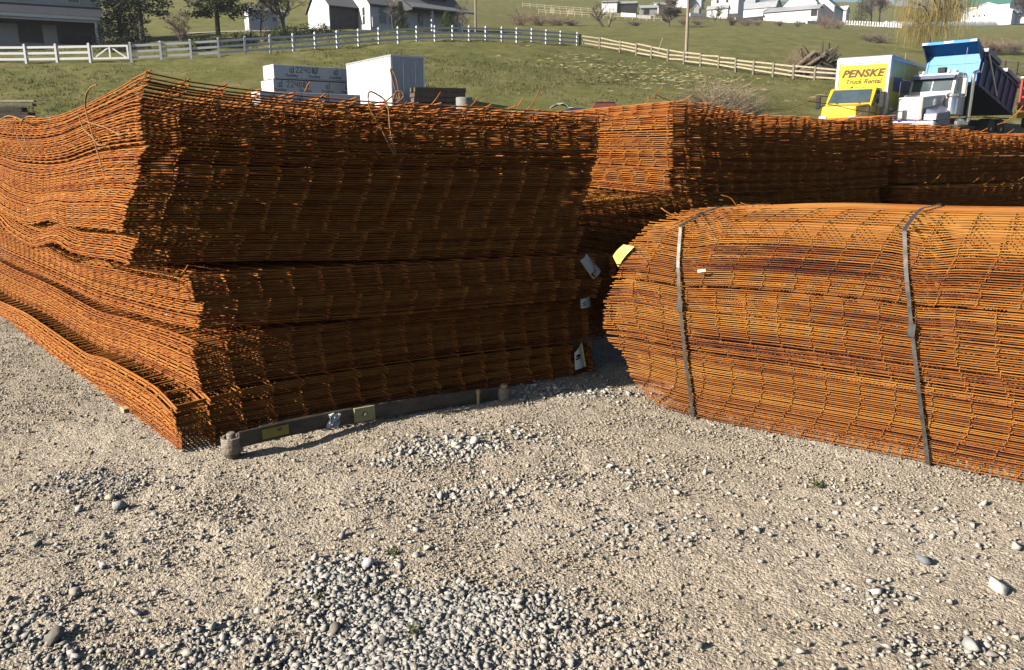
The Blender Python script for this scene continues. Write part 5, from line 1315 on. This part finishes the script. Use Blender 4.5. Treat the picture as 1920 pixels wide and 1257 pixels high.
cabm = MB().prism([(-.35, 1.0), (-.35, 2.62), (-.55, 2.74), (-1.35, 2.74), (-1.55, 2.62), (-1.74, 1.95), (-1.74, 1.0)], 'x', -.98, .98).build('cab', WTRK, D, bevel=.05)
for a, b in ((-.86, -.03), (.03, .86)): slab((a, -1.75, 1.99), (b, -1.75, 1.99), (b*.98, -1.60, 2.50), (a*.98, -1.60, 2.50), .003, .014).build('windshield', SCREEN, D)
MB().prism([(-1.60, 2.53), (-1.82, 2.49), (-1.64, 2.62), (-1.56, 2.64)], 'x', -.95, .95).build('sun_visor', VISOR, D)
for s in (-1, 1):
    MB().box(*((.982, .994) if s > 0 else (-.994, -.982)), -1.38, -.62, 1.98, 2.55).build('side_window', SCREEN, D)
    MB().hexa([(s*.55, -3.5, .75), (s*1.12, -3.4, .60), (s*1.12, -2.0, .60), (s*.55, -2.0, .75)], [(s*.52, -3.45, 1.35), (s*1.08, -3.3, 1.12), (s*1.12, -2.1, 1.20), (s*.62, -2.0, 1.60)]).build('fender', WTRK if s < 0 else VISOR, D, bevel=.06)
    hl = MB().box(s*.88-.26, s*.88+.26, -3.62, -3.42, .82, 1.08).build('headlight', LAMP, D, bevel=.03)
    MB().lathe([(.20, 0), (.24, .04), (.24, .70), (.20, .78), (.25, .82), (.25, .92), (.12, .98)], 22).build('air_cleaner', CHROME, D, smooth=True, loc=(s*1.02, -1.90, 1.05))
    MB().tube(spline([(s*1.16, -.22, .8), (s*1.16, -.22, 2.0), (s*1.16, -.22, 2.75), (s*1.16, -.12, 2.95), (s*1.2, .12, 3.02)], 4), .085, 12).build('exhaust_stack', CHROME, D, smooth=True)
    mr = MB().box(s*1.42-.09, s*1.42+.09, -1.86, -1.74, 1.95, 2.62).build('mirror', CHROME, D, bevel=.03)
    MB().tube([(s*.98, -1.5, 2.62), (s*1.30, -1.8, 2.70), (s*1.54, -1.82, 2.68), (s*1.54, -1.82, 1.85), (s*1.25, -1.78, 1.84), (s*.98, -1.5, 1.9)], .02, 6).build('mirror_frame', CHROME, mr)
    MB().tube([(s*1.30, -1.75, 2.6), (s*1.32, -1.75, 3.9)], .012, 5).build('aerial', ALU, D)
    MB().tube([(s*.75, -1.35, 2.80), (s*.75, -.9, 2.80)], [.075, .03], 10).build('air_horn', CHROME, D)
    MB().tube([(s*.55, -1.40, 2.74), (s*.55, -1.40, 2.84)], .06, 10).build('roof_marker', LAMP, D)
MB().box(-.02, .30, -1.25, -1.0, 2.76, 2.98).build('beacon', BLK, D, bevel=.02)
MB().box(-1.2, 1.2, -3.95, -3.72, .42, .78).build('bumper', CHROME, D, bevel=.05); MB().box(-1.22, 1.22, -3.96, -3.70, .785, .83).build('bumper_trim', VIO, D)
MB().box(.6, 1.15, -1.2, .2, .55, 1.0).build('fuel_tank', CHROME, D, bevel=.15); MB().box(1.12, 1.2, 1.9, 5.4, 1.05, 1.1).build('mudguard', BLK, D)
K = 1.04
for o in list(D.children):
    if o.name.split('.')[0] in ('hood', 'grille_shell', 'cab', 'windshield', 'sun_visor', 'side_window', 'fender', 'headlight', 'air_cleaner', 'mirror', 'air_horn', 'roof_marker', 'beacon', 'bumper', 'bumper_trim', 'exhaust_stack', 'aerial') :
        o.location = (o.location.x*K, (o.location.y+.35)*K-.35, o.location.z*(K if o.name.startswith('air') else 1)); o.data.transform(Matrix.Identity(4))
        o.scale = (K, K, K*1.07 if o.name.split('.')[0] in ('cab', 'windshield', 'sun_visor', 'side_window', 'beacon', 'air_horn', 'roof_marker') else K)
        if o.location.length < 1e-6 or abs(o.location.y) < .2: o.location.y = .35*K-.35
# ---- red wagon at the right edge
rp = spot(1906, 43); W = thing('farm_wagon', 'red slatted farm wagon cut off by the right photo edge', 'wagon', rp, R(-48))
m = MB()
for k in range(9): m.box(-.1+k*.28, -.02+k*.28, -.05, .03, 1.15, 2.55)
for z in (1.15, 1.6, 2.05, 2.5): m.box(-.12, 2.35, .032, .09, z, z+.09)
m.box(-.12, -.04, .1, 3.4, 1.1, 2.6); m.build('slat_side', REDP, W); MB().box(-.15, 2.4, -.08, 3.4, 2.6, 2.68).build('top_rail', TRIM, W); MB().box(-.12, 2.35, -.05, 3.4, .98, 1.12).build('floor', REDP, W)
MB().box(-.05, .3, -.12, -.06, .55, .85).build('reflector', TAIL, W); MB().box(.35, .7, -.12, -.06, .35, .9).build('mud_flap', TRIM, W); wheel(W, .2, .7, .42, .24); wheel(W, 2.0, .7, .42, .24); wheel(W, .2, 2.7, .42, .24); MB().box(.2, 2.1, .2, 3.2, .62, .8).build('axle_frame', BLK, W)
# ---- white cargo trailer
tc_ = spot(737, 40); TR = thing('cargo_trailer', 'white cargo trailer with silver corner trim and shaded blue grey doors', 'trailer', tc_, R(34))
top = at_depth(737, 102, 40).z - tc_.z
MB().box(0, 1.80, 0, 5.7, .5, top-.06).build('body', WHITE_M, TR, bevel=.04)
MB().box(-.03, 1.83, -.03, 5.73, top-.10, top).build('roof_edge', ALU, TR, bevel=.03)
m = MB(); m.box(-.035, .07, -.04, .06, .45, top-.11); m.box(1.74, 1.835, -.04, .06, .45, top-.11); m.box(-.035, 1.835, -.04, .02, .38, .5); m.build('corner_trim', ALU, TR, bevel=.015)
DOOR_SHADE = mat('shade blue door skin', (.36, .39, .45), (.47, .50, .56), 2.5, .5, .2, stretch=(2, 2, .3))  # doors of the white trailer, their blue shade put into the colour
for a, b in ((.10, .62), (.66, 1.28), (1.32, 1.72)): MB().box(a, b, -.025, -.003, .55, top-.14).build('door_panel', DOOR_SHADE, TR)
for k in range(1, 8): MB().box(-.012, -.001, k*.7, k*.7+.03, .56, top-.14).build('side_seam', ALU, TR)
MB().box(-.02, -.001, .1, 5.6, .52, .60).build('lower_rail', ALU, TR)
m = MB()
for x in (.64, 1.30): m.tube([(x, -.04, .6), (x, -.04, top-.2)], .018, 6)
m.build('lock_bar', ALU, TR); wheel(TR, .0-.1, 2.4, .34, .2); wheel(TR, 1.9, 2.4, .34, .2); wheel(TR, -.1, 3.2, .34, .2)
# ---- printed lumber packs
WRAP = mat('white lumber wrap', (.70, .71, .74), (.78, .79, .80), 5, .45, bump=.3, bscale=3); LBLU = mat('navy print', (.02, .025, .06), (.03, .035, .08), 4, .5)
def polyline(m, pts, w, y, th=.004):
    for (x0, z0), (x1, z1) in zip(pts, pts[1:]):
        d = Vector((x1-x0, 0, z1-z0)); L = d.length
        if L < 1e-5: continue
        u = d/L; n = Vector((-u.z, 0, u.x))*w/2; a, b = Vector((x0, y, z0))-u*w*.35, Vector((x1, y, z1))+u*w*.35; k = Vector((0, -th, 0))
        m.hexa([a-n, b-n, b-n+k, a-n+k], [a+n, b+n, b+n+k, a+n+k])
DIG = {'2': [(0, .8), (.15, 1), (.5, .95), (.5, .7), (0, .05), (.6, 0)], '4': [(.1, 1), (0, .45), (.55, .45), (.5, .95), (.5, 0)], '0': [(.3, 1), (.05, .75), (.05, .25), (.3, 0), (.55, .25), (.55, .75), (.3, 1)], '8': [(.5, .85), (.25, 1), (.08, .75), (.5, .3), (.3, 0), (.05, .2), (.5, .85)], '7': [(0, .95), (.6, 1), (.25, 0)]}
def pack(px, py_top, py_bot, Y, L, Wd, rz, lb, logos, number, zshift=0.0, from_right=False):
    a = at_depth(px, py_top, Y); b = at_depth(px, py_bot, Y); h = a.z-b.z; loc = Vector((b.x, b.y, b.z))
    if from_right: loc = loc - Matrix.Rotation(rz, 3, 'Z') @ Vector((L, 0, 0))
    t = thing('lumber_pack', lb, 'lumber', loc, rz)
    w = MB().box(0, L, 0, Wd, .012, h-.012).build('wrap', WRAP, t, bevel=.03)
    MB().box(.42, .44, -.004, .0, .05, h-.03).build('wrap_seam', TRIM, w); MB().box(.75, L-.1, -.004, .0, .07, .085).build('print_line', LBLU, w)
    for x in logos:
        k = h/.84; m = MB(); c = (x, .53*k)
        polyline(m, [(c[0]+.13*k*math.cos(g*.3927), c[1]+.13*k*math.sin(g*.3927)) for g in range(17)], .030*k, -.001)
        polyline(m, [(c[0]+.13*k, c[1]-.12*k), (c[0]+.13*k, c[1]+.27*k)], .032*k, -.001); polyline(m, [(c[0]-.05*k, c[1]-.07*k), (c[0], c[1]+.07*k), (c[0]+.05*k, c[1]-.07*k)], .028*k, -.001); polyline(m, [(c[0], c[1]-.13*k), (c[0], c[1]-.03*k)], .02*k, -.001)
        m.build('logo', LBLU, w); lettering('Dunkley', .235*k, LBLU, w, Matrix.Translation((x, -.002, .17*k)), 0, .004, .002)
    if number is not None:
        m = MB(); x = number; r = random.Random(4)
        for ch in '224087':
            polyline(m, [(x+q[0]*.26, h*.50+q[1]*.30+r.uniform(-.01, .01)) for q in DIG[ch]], .030, -.006); x += .225
        m.build('handwriting', INK, w)
    return t
al = R(38)
pack(514, 120, 148, 43, 5.3, 1.5, al, 'upper white lumber pack printed with logos and handwritten 224087', (1.0, 2.3, 3.55, 4.75), 1.25)
pack(514, 148.5, 176, 43, 5.3, 1.8, al, 'second white lumber pack directly under the upper one with the same handwriting', (.35, 1.8, 3.1, 4.3, 5.2), .75)
pack(514, 176.5, 200, 43, 5.3, 1.5, al, 'lowest lumber pack of the pile, mostly hidden behind the mesh stack', (1.2, 2.6, 4.0), None)
pack(677, 178, 206, 41.6, 5.3, 1.2, al, 'separate low white lumber pack ending before the trailer side', (.6, 2.0, 3.4, 4.75), None, from_right=True)
# ---- dark timbers
TIMB = mat('creosoted timber', (.030, .023, .019), (.085, .066, .052), 5, .85, stretch=(1, .25, 3), bump=.7, bscale=16); TEND = mat('timber end grain', (.10, .07, .05), (.20, .15, .11), 14, .9, bump=.5)
tb = spot(779, 38.6); ztop_ = at_depth(779, 163, 38.6).z; AL = R(20)
rot = Matrix.Rotation(AL, 3, 'Z'); proto = None; LN = ['top', 'second', 'third', 'fourth', 'fifth', 'sixth', 'seventh']; CN = ['front', 'middle', 'back']
r = random.Random(2); th_ = .232; k = 0
while True:
    z = ztop_-th_*(k+1) - (.05 if k >= 3 else 0)
    if z < tb.z-.1 or k >= 7: break
    for j in range(3):
        if proto is None:
            t = thing('timber', 'x', 'timber'); MB().box(0, 2.55, 0, .30, 0, .22).build('beam', TIMB, t, bevel=.015); MB().box(-.004, .0, .02, .28, .02, .20).build('end_face', TEND, t); proto = t
        else: t = copy_tree(proto)
        p = Vector((tb.x, tb.y, 0)) + rot @ Vector((r.uniform(-.08, .04), j*.33, 0)); t.location = (p.x, p.y, z); t.rotation_euler = (0, 0, AL+r.uniform(-.01, .01))
        tag(t, 'dark timber in the %s layer of the timber stack, %s row' % (LN[k], CN[j]), 'timber', 'timbers stacked beside the trailer')
    k += 1
for x, lb in ((.12, 'left white spacer stick between the timber layers'), (2.38, 'right white spacer stick between the timber layers')):
    p = Vector((tb.x, tb.y, 0)) + rot @ Vector((x, -.05, 0)); o = MB().box(0, .07, 0, 1.05, .004, .044).build('spacer_stick', SPLIT, None, loc=(p.x, p.y, ztop_-th_*3-.05), rot=(0, 0, AL)); tag(o, lb, 'spacer stick')
p = spot(871, 38.8); zt = at_depth(871, 183, 38.8).z-p.z; t = thing('concrete_pipe', 'short upright grey concrete pipe right of the timber stack', 'pipe', p)
MB().lathe([(.39, -.2), (.40, zt*.6), (.40, zt-.02), (.38, zt), (.30, zt), (.29, zt-.05), (.05, zt-.06)], 26).build('pipe_body', CONC, t, smooth=True)
RST = mat('rusty flat bar', (.16, .075, .035), (.30, .16, .08), 8, .8)
def scrap(pts, Y, lb, r=.035):
    q = [at_depth(a, b, Y) for a, b in pts]; o = MB().tube([p-q[0] for p in spline(q)], r, 7).build('bent_bar', RST, None, smooth=True, loc=q[0]); tag(o, lb, 'scrap bar', 'bent bars beside the timber stack')
scrap([(752, 215), (743, 175), (735, 145), (732, 131), (736, 132), (742, 145), (747, 168), (749, 190)], 36.5, 'narrow rusty hairpin bar standing before the trailer doors')
scrap([(722, 192), (736, 180), (744, 173), (750, 176), (749, 186), (742, 184), (740, 176)], 36, 'curled rusty bar at the foot of the hairpin bar')
scrap([(738, 196), (748, 190), (757, 180), (752, 172), (742, 174), (737, 190), (738, 214)], 35.7, 'looped rusty bar tangled beside the timber stack', .04)
# ---- odds and ends behind the stacks
p = spot(1131, 34); z1 = at_depth(1131, 193, 34).z-p.z; u = 34*1.03/FPX
t = thing('rusty_hopper', 'rusty red steel hopper with sloping sides peeping over the stacks', 'hopper', p); RHOP = mat('rusty red steel', (.11, .032, .022), (.19, .065, .042), 4, .75, stretch=(2, 2, .6), bump=.3)
MB().hexa([(-29*u, -.5, z1-18*u), (30*u, -.5, z1-18*u), (30*u, .7, z1-18*u), (-29*u, .7, z1-18*u)], [(-16*u, -.2, z1), (17*u, -.2, z1), (17*u, .4, z1), (-16*u, .4, z1)]).build('cover', RHOP, t)
MB().box(-31*u, 32*u, -.55, .75, .1, z1-18*u-.003).build('bin', RHOP, t); MB().box(-16.5*u, 17.5*u, -.24, .44, z1+.002, z1+.03).build('rim', RHOP, t)
BLT = mat('dark blue cover', (.012, .025, .075), (.025, .045, .12), 3, .35); p = spot(1098, 33); z1 = at_depth(1090, 203, 33).z-p.z; m = MB(); vs = []
n1, n2 = 14, 8
for i in range(n1+1):
    for j in range(n2+1):
        a, b = i/n1, j/n2; x = (-42+88*a)*33*1.03/FPX; y = (b-.5)*1.6; zz = z1*(1-.12*max(0, a-.35)**1.2*2.2)*(1-.35*(2*b-1)**4)*(1-.5*max(0, abs(2*a-1)-.8)); vs.append((x, y, zz))
m.add(vs, [(i*(n2+1)+j, (i+1)*(n2+1)+j, (i+1)*(n2+1)+j+1, i*(n2+1)+j+1) for i in range(n1) for j in range(n2)])
ring = [(i*(n2+1)) for i in range(n1+1)]; vb = len(vs); vs2 = [(vs[k][0], vs[k][1]-.05, 0) for k in ring]; m.add([vs[k] for k in ring]+vs2, [(i, i+1, n1+2+i, n1+1+i) for i in range(n1)])
o = m.build('blue_cover', BLT, None, smooth=True, loc=p); tag(o, 'dark blue rounded cover left of the rusty hopper', 'cover')
r = random.Random(6); p = at_depth(1052, 206, 31); m = MB(); vs = []
for i in range(8):
    for j in range(5):
        vs.append(((i/7-.5)*.85, (j/4-.5)*.5+r.uniform(-.04, .04), .22*math.sin(math.pi*(i+.6)/8)+r.uniform(-.05, .05)))
m.add(vs, [(i*5+j, (i+1)*5+j, (i+1)*5+j+1, i*5+j+1) for i in range(7) for j in range(4)]); GRS = mat('grey torn sheeting', (.42, .40, .37), (.60, .58, .54), 5, .7)
o = m.build('torn_sheet', GRS, None, loc=p); o.modifiers.new('thickness', 'SOLIDIFY').thickness = .02; tag(o, 'crumpled grey white sheet lying on the scrap left of the blue cover', 'sheet')
gz31 = spot(1030, 31).z
PLK = mat('grey old planks', (.11, .095, .075), (.24, .21, .17), 6, .9, stretch=(1, 5, 5), bump=.4)
q = at_depth(1022, 209, 31); o = MB().box(-1.0, 1.1, -.4, .5, gz31-q.z, -.02).build('scrap_crate', PLK, None, bevel=.02, loc=q); tag(o, 'grey plank crate under the crumpled sheet', 'crate')
for i, (a, b, Y, L, W_, H_, an, lb, mm_) in enumerate([(15, 190, 38.5, 2.6, .25, .07, 0, 'pale board topmost on the board pile at the left edge', SPLIT), (12, 197, 38.5, 2.7, .35, .12, 0, 'grey board under the pale one in the left board pile', PLK), (2, 206, 38.3, 2.2, .5, .22, 2, 'dark log like beam low in the left board pile', TIMB), (25, 188, 39.2, 3.4, .12, .05, -1, 'thin dark stick sticking out right of the left board pile', PLK), (5, 216, 38.2, 2.8, .6, .25, 0, 'lowest dark beam of the left board pile', TIMB)]):
    q = at_depth(a, b, Y); o = MB().box(-L/2, L/2, -W_/2, W_/2, -H_/2, H_/2).build('board', mm_, None, bevel=.008, loc=q, rot=(0, 0, R(an))); tag(o, lb, 'board')
# ---- thin spring haze over the valley
hb_ = MB().box(-900, 900, -40, 700, -3, 130).build('haze', None); hb_['kind'] = 'stuff'
hm = bpy.data.materials.new('valley haze'); hm.use_nodes = True; hn = hm.node_tree; hn.nodes.clear()
ho = hn.nodes.new('ShaderNodeOutputMaterial'); hv = hn.nodes.new('ShaderNodeVolumePrincipled'); hv.inputs['Color'].default_value = (.86, .92, 1, 1); hv.inputs['Density'].default_value = .00028
hn.links.new(hv.outputs[0], ho.inputs['Volume']); hb_.data.materials.append(hm)
